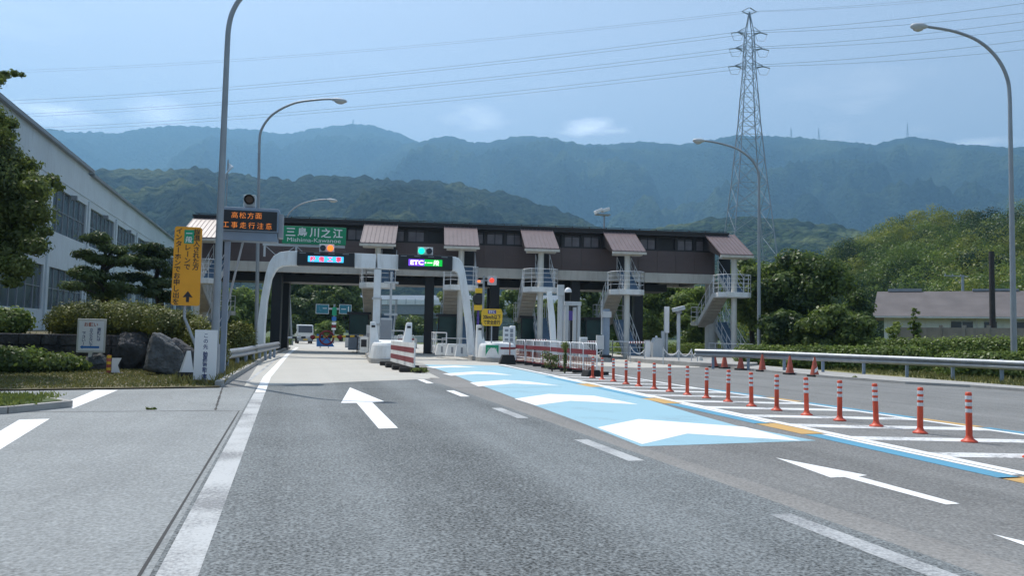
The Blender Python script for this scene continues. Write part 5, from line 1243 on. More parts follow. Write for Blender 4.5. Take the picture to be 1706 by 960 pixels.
lamp('street lamp right of the gate arching left in front of the pylon', 1264.5, 600, 44, [(1264.5, 300), (1263, 285), (1252, 266), (1230, 249), (1200, 239), (1174, 234.5)], (1154, 234))
lamp('tallest street lamp at the right picture edge arching left into the sky', 1690, 628, 29.5, [(1682.5, 170), (1678, 130), (1660, 95), (1630, 68), (1590, 52), (1545, 44)], (1517, 43), .115, .05)
# floodlight mast behind the gate
p = foot(1004, 560, 62); t = thing('floodlight_mast', 'mast with two white floodlights rising behind the gate roof', 'floodlight', (p.x, p.y, 0), 0); z1 = at(1004, 357, 62).z
MB().tube([(0, 0, 0), (0, 0, z1)], [.12, .07], 10).build('pole', 'pole', t); MB().b2((-.7, -.3, z1), (.45, .3, z1 + .08)).b2((-.6, -.28, z1 + .4), (.4, -.25, z1 + .44)).build('platform', 'midgrey', t)
for x, z, a in ((-.55, z1 + .30, 25), (.05, z1 + .42, 20)):
    MB().box((x, -.1, z), (.62, .5, .26), mx=Matrix.Rotation(R(-a), 4, 'Y')).build('floodlight', 'white_clean', t, bevel=.04)

# ================================================================== island equipment
def pole_thing(name, label, cat, px, pyb, pyt, dep=None, r=.06, mat='palegrey', top=None):
    g = G(px, pyb) if dep is None else foot(px, pyb, dep); d_ = CAMM.T @ (np.array(g) - CAMP); dep = d_[2]; zt = at(px, pyt, dep).z
    t = thing(name, label, cat, (g.x, g.y, 0), GRZ); MB().tube([(0, 0, 0), (0, 0, zt)], r, 12).build('pole', mat, t); return t, zt, dep
ID = 41.0
t, z, d_ = pole_thing('camera_post', 'pale post with a box camera on top at the right end of the island', 'camera post', 1130, 602, 519, None, .10)
MB().box((-.02, -.05, z + .14), (.62, .5, .22), mx=Matrix.Rotation(R(-14), 4, 'Y')).build('camera', 'palegrey', t, bevel=.03); MB().b2((-.13, -.13, z - .12), (.13, .13, z + .02)).build('mount', 'midgrey', t)
t, z, d_ = pole_thing('sensor_post', 'tall two-stage white sensor post left of the box camera post', 'sensor post', 1110, 601, 555, None, .085); MB().b2((-.12, -.12, z + .001), (.12, .12, at(1110, 511, d_).z)).build('sensor_box', 'white_clean', t, bevel=.01)
t, z, d_ = pole_thing('short_post', 'short square pale post beside the two-stage sensor post', 'post', 1104, 601, 600, None, .03); MB().b2((-.085, -.085, 0), (.085, .085, at(1104, 552, d_).z)).build('post', 'palegrey', t, bevel=.01)
g = G(1093, 601); d_ = (CAMM.T @ (np.array(g) - CAMP))[2]; t = thing('ticket_cabinet', 'white cabinet with a chamfered shoulder on the wide island', 'cabinet', g, GRZ); zt = at(1093, 563, d_).z
MB().prism_y([(-.27, .15), (.27, .15), (.27, zt - .03), (.05, zt), (-.12, zt), (-.27, zt - .28)], -.3, .3).build('body', 'palegrey', t, bevel=.015); MB().b2((-.25, -.28, 0), (.25, .28, .149)).build('base', 'midgrey', t); MB().lathe([(.07, 0), (.07, .07), (.03, .11)], (0, 0, zt + .001), 12).build('knob', 'white_clean', t)
g = G(1078, 601); d_ = (CAMM.T @ (np.array(g) - CAMP))[2]; zt = at(1078, 568, d_).z; t = thing('white_bollard', 'square white bollard left of the chamfered cabinet', 'bollard', g, GRZ); MB().b2((-.13, -.13, 0), (.13, .13, zt)).build('body', 'white_clean', t, bevel=.02); MB().b2((-.145, -.145, zt + .001), (.145, .145, zt + .03)).build('cap', 'palegrey', t)
t, z, d_ = pole_thing('utility_pole', 'thick grey pole with a control box left of the fifth stair tower', 'pole', 1009, 603, 515, None, .19, 'bluegrey'); MB().b2((-.52, -.30, at(1002, 582, d_).z), (-.16, -.02, at(1002, 559, d_).z)).build('control_box', 'palegrey', t, bevel=.015); MB().tube([(-.26, -.12, at(1000, 558, d_).z + .01), (-.26, -.12, at(1000, 500, d_).z)], .03, 8).build('conduit', 'palegrey', t)
MB().b2((-.22, -.22, at(1009, 529, d_).z), (.22, .22, at(1009, 519, d_).z)).build('pole_band', 'palegrey', t); MB().b2((-.25, -.25, 0), (.25, .25, .35)).build('base', 'black', t)
# portal frame
g = foot(954, 598, ID); t = thing('portal_frame', 'grey white portal frame over the lane behind the pipe barricades', 'portal frame', g, GRZ)
def iz(px, py): p = at(px, py, ID); return (p - g).dot(GD), p.z
for a0, a1, y0 in ((942, 948, 508), (956, 961, 512), (963, 968, 508)):
    xa, z1 = iz(a0, y0); xb, _ = iz(a1, y0); MB().b2((xa, -.12, 0), (xb, .12, z1)).build('post', 'palegrey', t, bevel=.01)
xa, z1 = iz(941, 503); xb, z2 = iz(969, 510); MB().b2((xa, -.15, z2 - .02 + .03), (xb, .15, z1 + .02)).build('top_beam', 'palegrey', t, bevel=.02)
t, z, d_ = pole_thing('sensor_post', 'tall plain sensor post left of the portal frame', 'sensor post', 932, 596, 476, ID - .5, .14, 'palegrey'); MB().b2((-.17, -.17, z - .5), (.17, .17, z + .05)).build('cap_box', 'palegrey', t, bevel=.01)
t, z, d_ = pole_thing('dome_camera', 'white dome camera on a thin pole above the portal frame', 'camera', 938, 596, 486, ID + 1.5, .035, 'palegrey'); MB().tube([(0, 0, z), (.2, 0, z + .12)], .03, 6).build('arm', 'palegrey', t); MB().lathe([(.2, 0), (.19, .12), (.12, .22), (.03, .26)], (.22, 0, z - .02), 14).build('dome', 'white_clean', t)
g = foot(971, 598, ID - 1); t = thing('control_cabinet', 'light blue control cabinet right of the portal frame', 'cabinet', g, GRZ); z1 = at(971, 562, ID - 1).z; MB().b2((-.19, -.2, 0), (.19, .2, z1)).build('body', 'arch', t, bevel=.015); MB().b2((-.16, -.207, .3), (.16, -.202, z1 - .08)).build('door', 'palegrey', t)
g = foot(918, 598, ID - 1.2); t = thing('leaning_leg', 'slanted white steel leg beside the fourth stair tower', 'arch leg', g, GRZ); xa = [((at(a, b, ID - 1.2) - g).dot(GD), at(a, b, ID - 1.2).z) for a, b in ((912, 487), (920, 486), (925, 530), (928, 600), (919, 600), (917, 560))]; MB().prism_y(xa, -.12, .12).build('leg', 'arch', t, bevel=.02)
g = foot(948, 596, 44); t = thing('purple_banner', 'purple lane plate seen behind the portal frame', 'sign', g, GRZ); MB().b2((-.42, -.02, at(948, 534, 44).z), (.34, .02, at(948, 518, 44).z)).build('panel', 'purple', t); MB().tube([(0, .05, 0), (0, .05, at(948, 520, 44).z)], .03, 8).build('post', 'midgrey', t)
# striped closing bars
def striped(label, px0, px1, py, dep):
    a, b = at(px0, py, dep), at(px1, py, dep); t = thing('striped_bar', label, 'barrier bar', (a.x, a.y, 0), 0, 'red and white closing bars'); m, m2 = MB(), MB(); N = 13
    for i in range(N): (m if i % 2 else m2).tube([a + (b - a) * (i / N) - Vector((a.x, a.y, 0)), a + (b - a) * ((i + 1) / N) - Vector((a.x, a.y, 0))], .055, 8)
    m.build('red_sections', 'red', t); m2.build('white_sections', 'white_clean', t)
    for q in (a, b): MB().tube([Vector((q.x - a.x, q.y - a.y, 0)), Vector((q.x - a.x, q.y - a.y, q.z + .06))], .04, 8).build('stand', 'midgrey', t)
    return t
striped('red and white striped bar closing the lane below the fourth stair tower', 885, 912, 567.5, 41)
striped('red and white striped bar between the control cabinet and the grey pole', 976, 1000, 570, 41)
striped('red and white striped bar below the fifth stair tower', 1047, 1074, 571, 42)
# rope barriers
def chain(label, pts, dep):
    a0 = at(*pts[0], dep); t = thing('chain_barrier', label, 'chain', (a0.x, a0.y, 0), 0, 'white sagging chains'); m, po = MB(), MB()
    for (p, q) in zip(pts[:-1], pts[1:]):
        a, b = at(*p, dep), at(*q, dep); Q = []
        for i in range(11): u_ = i / 10; v = a + (b - a) * u_ - Vector((a0.x, a0.y, 0)); v.z -= .30 * 4 * u_ * (1 - u_); Q.append(v)
        m.tube(Q, .022, 6)
    for p in pts: a = at(*p, dep) - Vector((a0.x, a0.y, 0)); po.tube([(a.x, a.y, .0), (a.x, a.y, a.z + .05)], .028, 8)
    m.build('chain', 'white_clean', t); po.build('posts', 'palegrey', t)
chain('white sagging chain on thin posts between the camera post and the guardrail', [(1105, 580), (1131, 583), (1152, 583), (1162, 585)], 37)
chain('white sagging chain between the control cabinet and the grey pole', [(979, 577), (1008, 579)], 40)
chain('white sagging chain right of the fifth stair tower column', [(1050, 577), (1074, 583)], 40)

# left and middle island equipment
def icab(name, label, cat, px, py0, py1, w, dep, mat='palegrey', off=.2): 
    g = foot(px, 595, dep); t = thing(name, label, cat, g, GRZ); z0, z1 = .2, at(px, py1, dep).z; MB().b2((-w / 2, -.2, z0), (w / 2, .2, z1)).build('body', mat, t, bevel=.015); return t, z1
t, z1 = icab('control_cabinet', 'grey cabinet behind the horns of the left crash block', 'cabinet', 642, 600, 530, .55, 38); MB().b2((-.26, -.207, .5), (.26, -.202, z1 - .1)).build('door', 'midgrey', t)
t, z1 = icab('ticket_machine', 'white ticket machine on the left island beside the barrier', 'machine', 606, 600, 562, .4, 40, 'white'); MB().b2((-.14, -.21, z1 - .5), (.14, -.202, z1 - .12)).build('screen', 'ink', t)
t, z1 = icab('slim_cabinet', 'tall slim pale cabinet beside the barrier pivot', 'cabinet', 613, 600, 542, .22, 41.5); MB().b2((-.08, -.21, .4), (.08, -.202, 1.2)).build('door', 'midgrey', t)
for px, lab in ((752, 'white concrete block left of the right arch leg, nearest the stair'), (768, 'white concrete block in front of the right arch leg'), (735, 'white concrete block farthest along the right island')):
    d0 = 40 - (px - 735) * .06; g = foot(px, 604, d0); t = thing('kerb_block', lab, 'block', g, LRZ, 'white blocks along the island edge'); MB().prism_y([(-.32, .15), (.32, .15), (.22, .75), (-.2, .75)], -.2, .2).build('body', 'white', t, bevel=.03); MB().b2((-.05, -.206, .3), (.05, -.202, .6)).build('plate', 'midgrey', t)
g = foot(728, 600, 42); t = thing('island_rail', 'white tubular rail at the foot of the third stair tower', 'railing', g, LRZ); m = MB(); rail_set(m, [(-.2, -1, .2), (-.2, 1, .2), (.6, 1, .2)], 1.1, mids=(.33, .66), r=.035); m.build('rail', 'white_clean', t)
g = foot(655, 600, 39.5); t = thing('island_rail', 'white handrail frame behind the left crash block', 'railing', g, LRZ); m = MB(); rail_set(m, [(-.5, 0, .2), (.5, 0, .2)], 1.15, mids=(.33, .66), r=.03); m.build('rail', 'palegrey', t)
g = foot(648, 600, 38.6); t = thing('thin_post', 'thin grey post with small lamps right of the arch middle post', 'post', g, 0); z1 = at(648, 452, 38.6).z; MB().tube([(0, 0, .2), (0, 0, z1)], .06, 10).build('pole', 'palegrey', t); MB().b2((-.35, -.1, z1 - .6), (.35, .1, z1 - .5)).build('lamp_arm', 'palegrey', t); MB().b2((-.3, -.1, 2.1), (.35, .1, 2.2)).build('lamp_arm', 'palegrey', t)
# red signal on a pole and ETC speed plate
SD = 36.6; g = foot(803, 600, SD); t = thing('signal_pole', 'thin pole with one lit red signal above the yellow plate', 'traffic signal', g, GRZ); z1 = at(803, 459, SD).z; MB().tube([(0, 0, .0), (0, 0, z1)], .05, 10).build('pole', 'pole', t)
sz = at(817, 467, SD).z; MB().b2((.18, -.14, sz - .21), (.60, .06, sz + .20)).build('housing', 'palegrey', t, bevel=.015); l_ = MB().lathe([(.11, 0), (.11, .04), (.08, .07)], (0, 0, 0), 18).build('lamp', 'sig_red', t); l_.location = (.37, -.14, sz); l_.rotation_euler = (R(90), 0, 0); MB().b2((.051, -.04, sz - .04), (.179, .0, sz + .04)).build('bracket', 'midgrey', t)
g = foot(818, 600, SD - .15); t = thing('speed_plate', 'yellow eight-sided plate with ETC speed advice on the signal pole', 'road sign', g, GRZ); zc = at(818, 529, SD).z; w, h = .50, .40
MB().prism_y([(-w, -h * .55), (-w * .84, -h), (w * .76, -h), (w * .96, -h * .6), (w, h * .45), (w * .86, h), (-w * .82, h), (-w, h * .6)], -.012, .012).build('panel', 'yellow2', t); pn = [q_ for q_ in COL.objects if q_.parent == t][-1]; pn.location = (0, 0, zc)
q = MB(); q.b2((-.19, -.018, zc + h * .42), (.19, -.013, zc + h * .86)); q.build('badge', 'purple', t)
q = MB(); put_text(q, 'ETC', 0, zc + h * .64, .11, -.022, width=.28, bold=.03); q.build('badge_lettering', 'white_clean', t)
q = MB(); put_text(q, '20km/h以下', 0, zc + h * .03, .21, -.016, width=.84, bold=.03); put_text(q, 'で安全走行', 0, zc - h * .58, .19, -.016, width=.78, bold=.03); q.build('lettering', 'ink', t); MB().b2((-.03, .013, 0), (.03, .06, zc + h * .8)).build('post', 'galv', t)
# yellow and black beacon
g = foot(795, 600, 38.4); t = thing('lane_beacon', 'black round beacon between yellow boxes behind the red signal', 'beacon', g, GRZ)
def bz_(py): return at(795, py, 38.4).z
MB().tube([(0, .1, .2), (0, .1, bz_(480))], .06, 8).build('pole', 'purple', t); MB().b2((-.17, -.1, bz_(488)), (.17, .09, bz_(480))).b2((-.22, -.1, bz_(517)), (.22, .09, bz_(508.5))).build('yellow_box', 'yellow2', t); o = MB().lathe([(.30, 0), (.30, .06), (.24, .09)], (0, 0, 0), 20).build('disc', 'black', t); o.location = (0, .0, bz_(498)); o.rotation_euler = (R(90), 0, 0)
MB().b2((-.2, -.1, bz_(472)), (.2, .1, bz_(466))).build('top_lamp', 'palegrey', t); MB().b2((-.07, -.14, bz_(470)), (.05, -.101, bz_(467))).build('lamp', 'sig_orange', t)
# white notice box on a stand
g = G(847, 607); d_ = (CAMM.T @ (np.array(g) - CAMP))[2]; t = thing('box_sign', 'white square box sign on a thin stand with a black weight', 'sign', g, GRZ); z0, z1 = at(846, 571, d_).z, at(846, 545, d_).z
MB().b2((-.26, -.06, z0), (.24, .06, z1)).build('panel', 'white_clean', t, bevel=.015); q = MB()
for i in range(3): q.b2((-.19, -.068, z1 - .2 - i * .2), (-.04, -.062, z1 - .10 - i * .2)); q.b2((.04, -.068, z1 - .24 - i * .2), (.17, -.062, z1 - .08 - i * .2))
q.build('symbols', 'midgrey', t); MB().tube([(.05, 0, .3), (.05, 0, z0 - .001)], .025, 8).build('stand', 'cone', t); MB().prism_y([(-.42, 0), (.3, 0), (.22, .40), (-.28, .40)], -.3, .3).build('weight', 'rubber', t, bevel=.02)

# barrier with ring, far truck, direction signs
BD = 44.0; a, b = at(480, 563, BD), at(613, 560, BD); g = Vector((b.x, b.y, 0)); t = thing('barrier_gate', 'closed lane barrier with a striped yellow and black arm and red ring', 'barrier', g, 0); v = (a - b); v0 = Vector((0, 0, b.z))
MB().b2((-.22, -.2, .2), (.22, .2, 1.05)).build('cabinet', 'midgrey', t, bevel=.02); ya, bk, wh = MB(), MB(), MB(); N = 18
for i in range(N):
    m = (ya if i % 2 else bk) if i < 12 else (wh if i % 2 else bk); m.tube([v0 + v * (i / N), v0 + v * ((i + 1) / N)], .06, 8)
ya.build('yellow_sections', 'yellow2', t); bk.build('black_sections', 'ink', t); wh.build('white_sections', 'white_clean', t)
rc = at(544, 563, BD) - g + Vector((0, -.1, 0)); rg = MB(); rg.tube([rc + Vector((.38 * math.cos(2 * math.pi * k / 28), 0, .38 * math.sin(2 * math.pi * k / 28))) for k in range(29)], .05, 8); 
for k in (.79, 2.36): rg.bar(rc + Vector((.36 * math.cos(k), 0, .36 * math.sin(k))), rc - Vector((.36 * math.cos(k), 0, .36 * math.sin(k))), .05)
rg.build('red_ring', 'red', t); fg = MB()
for px in (521, 566): c_ = at(px, 562, BD) - g; fg.lathe([(.04, -.14), (.13, -.06), (.14, .05), (.06, .12)], c_ + Vector((0, -.08, 0)), 10)
fg.build('red_flag', 'red', t)
g = foot(540, 574, 58); t = thing('stand_sign', 'small blue board standing on the road behind the red ring', 'sign', g, 0); MB().prism_y([(-.55, .1), (.75, .1), (.35, .75), (-.55, 1.05)], -.04, .04).build('panel', 'blue', t); MB().b2((-.3, .05, 0), (-.25, .3, .8)).build('stand', 'midgrey', t); MB().b2((.3, .05, 0), (.35, .3, .6)).build('stand', 'midgrey', t)
g = foot(508, 575, 74); t = thing('small_truck', 'white small flatbed truck facing us beyond the closed lane', 'truck', g, R(4))
MB().prism_x([(-.1, .45), (-.1, 1.0), (.28, 1.78), (1.4, 1.82), (1.4, .45)], -.74, .74).build('cab', 'truckwhite', t, bevel=.05); MB().prism_x([(-.095, 1.06), (.25, 1.7), (.23, 1.71), (-.115, 1.07)], -.64, .64).build('windscreen', 'glass', t)
MB().b2((-.72, 1.42, .62), (.72, 3.4, .95)).build('bed', 'truckwhite', t, bevel=.02); MB().b2((-.74, -.16, .28), (.74, -.101, .5)).build('bumper', 'midgrey', t); MB().b2((-.2, -.18, .36), (.2, -.162, .46)).build('number_plate', 'yellow2', t)
for x in (-.55, .55): MB().b2((x - .13, -.13, .62), (x + .13, -.102, .78)).build('headlight', 'lens_clear', t)
for x in (-.62, .62):
    for y in (.55, 2.75): MB().tube([(x - .08, y, .28), (x + .08, y, .28)], .28, 16).build('wheel', 'rubber', t)
for x in (-.86, .80): MB().b2((x, -.02, 1.15), (x + .06, .04, 1.4)).build('mirror', 'ink', t)
g = foot(555, 572, 80); t = thing('direction_sign', 'pair of teal direction boards on one pole with stacked plates, beyond the lane', 'road sign', g, R(2))
def dz(px, py): p = at(px, py, 80); return (p - g).dot(Vector((_r[0], _r[1], 0)).normalized()), p.z
MB().tube([(0, 0, 0), (0, 0, dz(555, 507)[1])], .1, 10).build('pole', 'pole', t)
for i, (x0_, x1_) in enumerate(((526, 547), (564, 584))):
    a, za = dz(x0_, 507); b, zb = dz(x1_, 523.5); MB().b2((a, -.2, zb), (b, -.14, za)).build('border', 'palegrey', t); MB().b2((a + .06, -.21, zb + .06), (b - .06, -.201, za - .06)).build('board', 'teal', t); q = MB()
    if i: q.b2((b - .35, -.217, zb + .25), (b - .28, -.211, za - .2)); q.b2((a + .2, -.217, (za + zb) / 2 - .03), (a + .7, -.211, (za + zb) / 2 + .03))
    else: q.bar((a + .3, -.214, za - .2), (a + .45, -.214, zb + .3), .06, .006); q.b2((a + .7, -.217, (za + zb) / 2 + .05), (a + 1.1, -.211, (za + zb) / 2 + .1))
    q.build('markings', 'white_clean', t)
MB().b2((dz(547, 515)[0], -.13, dz(547, 516)[1]), (dz(564, 515)[0], -.05, dz(547, 513)[1])).build('crossbar', 'palegrey', t)
for y0_, y1_, mt in ((512, 526, 'greentag'), (528, 535, 'blue'), (537, 541, 'white_clean'), (542, 546, 'red'), (547, 550, 'white_clean')): MB().b2((-.22, -.18, dz(555, y1_)[1]), (.22, -.12, dz(555, y0_)[1])).build('plate', mt, t)

# ================================================================== delineators and cones
def delineator(label):
    t = thing('delineator_post', label, 'delineator', (0, 0, 0), 0, 'orange delineator posts along the hatched strip')
    MB().lathe([(.10, 0.004), (.10, .015), (.082, .028), (.056, .045), (.047, .065), (.041, .08)], (0, 0, 0), 18).build('base', 'orange', t)
    MB().lathe([(.040, .075), (.039, .35), (.039, .632), (.034, .648), (.0, .652)], (0, 0, 0), 16).build('post', 'orange', t)
    m = MB()
    for z in (.385, .47, .555): m.lathe([(.0403, z), (.0408, z + .002), (.0408, z + .046), (.0403, z + .048)], (0, 0, 0), 16)
    m.build('reflective_band', 'reflect', t); return t
dpx = [(1720, 764), (1615, 737), (1533, 722.5), (1460, 711), (1399, 701.5), (1344, 692.5), (1294, 684.5), (1252, 677.5), (1213, 670), (1177, 664), (1145, 658.5), (1116, 653), (1090, 648.5), (1064, 644), (1043, 640.5), (1022, 636), (1003, 633), (987, 630)]
d0 = None
for i, (a, b) in enumerate(dpx):
    g = G(a, b); lab = f'orange delineator post, {ORD[i]} from the near end of the row' if i else 'orange delineator post cut by the right picture edge, only its base in view'
    if d0 is None: d0 = delineator(lab); c = d0
    else: c = copy_tree(d0); c['label'] = lab
    c.location = g; c.rotation_euler = (random.uniform(-.03, .03), random.uniform(-.03, .03), random.random() * 6)
def cone(label, body, striped_=False, h=.70):
    t = thing('traffic_cone', label, 'traffic cone', (0, 0, 0), 0, 'old traffic cones along the walkway edge'); MB().b2((-.19, -.19, 0), (.19, .19, .07)).build('base', 'rubber' if body != 'offwhite' else 'cone', t, bevel=.02)
    MB().lathe([(.155, .071), (.14, .12), (.035, h - .02), (.028, h)], (0, 0, 0), 18).build('cone_body', body, t)
    if striped_:
        m = MB(); N = 40; vs = []
        for i in range(N + 1):
            u_ = i / N; z = .14 + u_ * (h - .24); 
            for dz_ in (0, .12): zz = min(z + dz_, h - .03); r_ = .14 + (.035 - .14) * (zz - .12) / (h - .14) + .004; a = -2.2 + u_ * 5.5; vs.append((r_ * math.cos(a), r_ * math.sin(a), zz))
        m.add(vs, [(2 * i, 2 * i + 2, 2 * i + 3, 2 * i + 1) for i in range(N)], True); m.build('white_spiral', 'white_clean', t)
    else: MB().lathe([(.036, h - .06), (.02, h + .03), (.012, h + .05)], (0, 0, 0), 10).build('tip', 'ink' if body != 'offwhite' else body, t)
    return t
cx_ = [(1167, 608), (1190, 613), (1207, 614.5), (1234, 617), (1270, 619.5), (1316, 624.5), (1357, 628)]; c0 = None
for i, (a, b) in enumerate(cx_):
    g = G(a, b, .0); g.z = 0.0
    if i == 0: c = cone('faded white traffic cone at the far left end of the cone row', 'offwhite')
    elif i == 6: c = cone('red traffic cone with a white spiral stripe at the near end of the row', 'cone', True)
    elif c0 is None: c0 = cone('faded orange traffic cone, second from the far left end', 'cone'); c = c0
    else: c = copy_tree(c0); c['label'] = f'faded orange traffic cone, {ORD[i]} from the far left end of the row'
    c.location = g

# ================================================================== right side: hedges, trees, fence, house
def hedge_row(label, px0, px1, top0, top1, d0_, d1_, w, n, seed, group='clipped hedges behind the right guardrail', hmin=.25):
    rng = np.random.default_rng(seed); bl = []; N = max(4, int((px1 - px0) / 12)); o = None
    for i in range(N):
        u_ = (i + .5) / N; px = px0 + (px1 - px0) * u_; d_ = d0_ + (d1_ - d0_) * u_; p = at(px, top0 + (top1 - top0) * u_ + rng.uniform(-.8, .8), d_); h = p.z
        r = (px1 - px0) / N * d_ / FPX * .85
        if o is None: o = Vector((p.x, p.y, 0))
        for k in range(2): bl.append(((p.x - o.x, p.y - o.y + rng.uniform(-.1, .1), h * (.3 + .38 * k)), (r * 1.25, w, h * .34)))
    return hedge('clipped_hedge', label, o, bl, n, .065, 'leaf_mid', seed, 'hedge', group, .82)
hedge_row('tall clipped hedge running below the concrete fence at the right', 1420, 1760, 566, 562, 41, 34, .55, 26000, 101)
hedge_row('low clipped hedge just behind the guardrail, right of the lamp post', 1312, 1540, 577, 580, 35, 32, .5, 15000, 102)
hedge_row('low hedge clump beside the tallest lamp pole at the right edge', 1572, 1760, 588, 588, 29.5, 27, .5, 13000, 103)
hedge_row('short low hedge left of the middle lamp pole, behind the guardrail', 1232, 1306, 575, 577, 38, 37, .5, 6000, 104)
# trees right of the gate
TR = [('large dark broadleaf tree right of the middle lamp pole', 1340, 47, 402, 5.0, 13000, 'leaf_dark', 1.0), ('broad mid green tree directly behind the middle lamp pole', 1285, 50, 418, 4.4, 11000, 'leaf_mid', .8), ('bushy bright green tree in front of the large dark tree', 1392, 42, 492, 3.3, 9000, 'leaf_lime', .2),
      ('dark tree left of the middle lamp pole beside the last stair tower', 1255, 54, 412, 4.6, 10000, 'leaf_dark', .8), ('mid green tree seen under the right end of the gate', 1150, 62, 448, 4.0, 8000, 'leaf_mid', .6),
      ('dark tree under the gate between the two right stair towers', 1095, 64, 452, 4.0, 8000, 'leaf_mid', .6), ('dense tree right of the large dark tree, in front of the hill', 1420, 60, 468, 3.4, 8000, 'leaf_mid', .5),
      ('dark bush-like tree at the foot of the last stair tower', 1300, 44, 505, 2.6, 6000, 'leaf_dark', .1), ('dark low tree behind the camera post under the gate', 1165, 57, 500, 3.0, 6000, 'leaf_dark', .1), ('dark low tree behind the fifth stair tower', 1075, 60, 500, 3.2, 6000, 'leaf_dark', .1),
      ('slim young tree with sparse leaves before the concrete fence', 1490, 40, 525, .9, 900, 'leaf_lime', .4), ('thin sapling with a tuft of leaves before the concrete fence', 1525, 40, 508, .6, 450, 'leaf_lime', 1.2)]
for i, (lab, px, dep, top, w, n, lf, h0) in enumerate(TR):
    p = foot(px, 560, dep); zt = at(px, top, dep).z; sz = .115 if n > 2000 else .08
    tree('broadleaf_tree', lab, p.x, p.y, h0, zt, w * .62, int(n * 2.4) if n > 2000 else n, sz, lf, 200 + i, nb=30, trunk_r=.16 if n > 2000 else .03, group='trees right of the toll gate', shell=.4)
# trees behind the gate, left of the viaduct
for i, (px, dep, top, w, n, lf, lab) in enumerate([(400, 78, 462, 5, 7000, 'leaf_mid', 'bushy tree far behind the guardrail, left of the black column'), (385, 60, 505, 2.6, 4000, 'leaf_dark', 'dark bush-like tree behind the rounded bush'), (437, 88, 456, 4, 5000, 'leaf_mid', 'tree behind the left leg of the lane arch'),
        (500, 96, 452, 5.5, 9000, 'leaf_dark', 'tall dark tree beyond the closed lane, left of the teal boards'), (535, 99, 449, 5.5, 9000, 'leaf_dark', 'tall dark tree directly behind the teal direction boards'), (568, 98, 450, 5.0, 9000, 'leaf_dark', 'tall dark tree right of the teal boards, before the viaduct'), (548, 90, 535, 3.2, 4000, 'leaf_mid', 'low green bush beyond the red ring'), (590, 100, 500, 3, 4000, 'leaf_dark', 'dark low tree at the end of the viaduct'),
        (480, 90, 520, 2.6, 3000, 'leaf_dark', 'dark low tree above the small truck'), (655, 135, 528, 7, 4500, 'leaf_lime', 'light green bank of bushes below the viaduct, left part'), (690, 135, 526, 6, 4500, 'leaf_lime', 'light green bank of bushes below the viaduct, right part'),
        (800, 92, 462, 5, 6000, 'leaf_mid', 'tree seen through the gate behind the round beacon'), (870, 90, 460, 5, 6000, 'leaf_mid', 'tree seen through the gate behind the fourth stair tower'), (930, 84, 468, 5, 6000, 'leaf_lime', 'light green tree seen behind the portal frame'), (985, 74, 465, 5, 8000, 'leaf_dark', 'dark tree seen under the gate beside the fifth stair tower'), (1030, 72, 465, 4.5, 7000, 'leaf_dark', 'dark tree seen under the gate behind the fifth stair tower'), (745, 88, 470, 3, 4000, 'leaf_lime', 'light green tree behind the third stair tower')]):
    p = foot(px, 560, dep); zt = at(px, top, dep).z
    tree('broadleaf_tree', lab, p.x, p.y, .3, zt, w * .6, int(n * 1.5), .20, lf, 300 + i, nb=24, trunk_r=.2, group='trees beyond the toll gate', shell=.4)

hedge_row('long dark hedge on the ground behind the gate, right of the islands', 1030, 1300, 572, 574, 56, 52, .9, 16000, 104 + 7, 'dark hedges beyond the gate')
hedge_row('dark hedge beyond the gate behind the pipe barricades', 830, 1010, 562, 566, 72, 66, .9, 9000, 113, 'dark hedges beyond the gate')
hedge_row('low hedge on the left beyond the black column', 385, 478, 562, 563, 62, 66, .8, 6000, 115, 'dark hedges beyond the gate')
# concrete fence and house
fa, fb_ = foot(1495, 560, 50), foot(1780, 560, 43); t = thing('concrete_fence', 'weathered concrete panel fence between the hedge and the long house', 'fence', fa, math.atan2(fb_.y - fa.y, fb_.x - fa.x)); L_ = (fb_ - fa).length; zt = at(1600, 546.5, 47.5).z; n = 7
for k in range(n): MB().b2((k * L_ / n + .09, -.05, 0), ((k + 1) * L_ / n - .09, .05, zt)).build('panel', 'fenceconc', t)
m = MB()
for k in range(n + 1): m.b2((k * L_ / n - .085, -.10, 0), (k * L_ / n + .085, .10, zt + .15))
m.build('posts', 'fenceconc', t)
ha, hb_ = foot(1462, 527, 68), foot(1900, 516, 60); HR = math.atan2(hb_.y - ha.y, hb_.x - ha.x); L_ = (hb_ - ha).length
t = thing('long_house', 'long low house with a grey tiled roof and pale walls behind the fence', 'house', ha, HR); ze = at(1488, 527, 68).z; HD = 11.0
rp_ = at(1600, 487, 71.5).z
MB().b2((.5, .6, 0), (L_, HD - .6, ze + .05)).build('wall', 'housewall', t)
m = MB(); x0 = -.4
rpoly_ = [(-.1, ze - .05), (HD / 2, rp_), (HD + .1, ze - .05), (HD + .1, ze + .10), (HD / 2, rp_ + .18), (-.1, ze + .10)]
m.add([(x0, -.1, ze), (L_, -.1, ze), (L_, HD / 2, rp_), (x0 + .3, HD / 2, rp_), (x0, HD + .1, ze), (L_, HD + .1, ze)], [(0, 1, 2, 3), (3, 2, 5, 4), (0, 3, 4)]); ro = m.build('roof', 'houseroof', t); sm = ro.modifiers.new('thickness', 'SOLIDIFY'); sm.thickness = .16
m = MB().b2((x0 - .02, -.22, ze - .16), (L_, -.105, ze - .02)); m.build('gutter', 'palegrey', t)
MB().b2((x0 + 1.2, HD / 2 - .15, rp_ + .0), (x0 + 4, HD / 2 + .15, rp_ + .25)).b2((x0 + 8, HD / 2 - .15, rp_), (x0 + 11.5, HD / 2 + .15, rp_ + .2)).b2((x0 + 17, HD / 2 - .15, rp_), (x0 + 21, HD / 2 + .15, rp_ + .2)).build('ridge_cap', 'midgrey', t)
wz1 = at(1590, 536, 66).z; wz0 = wz1 - 1.2
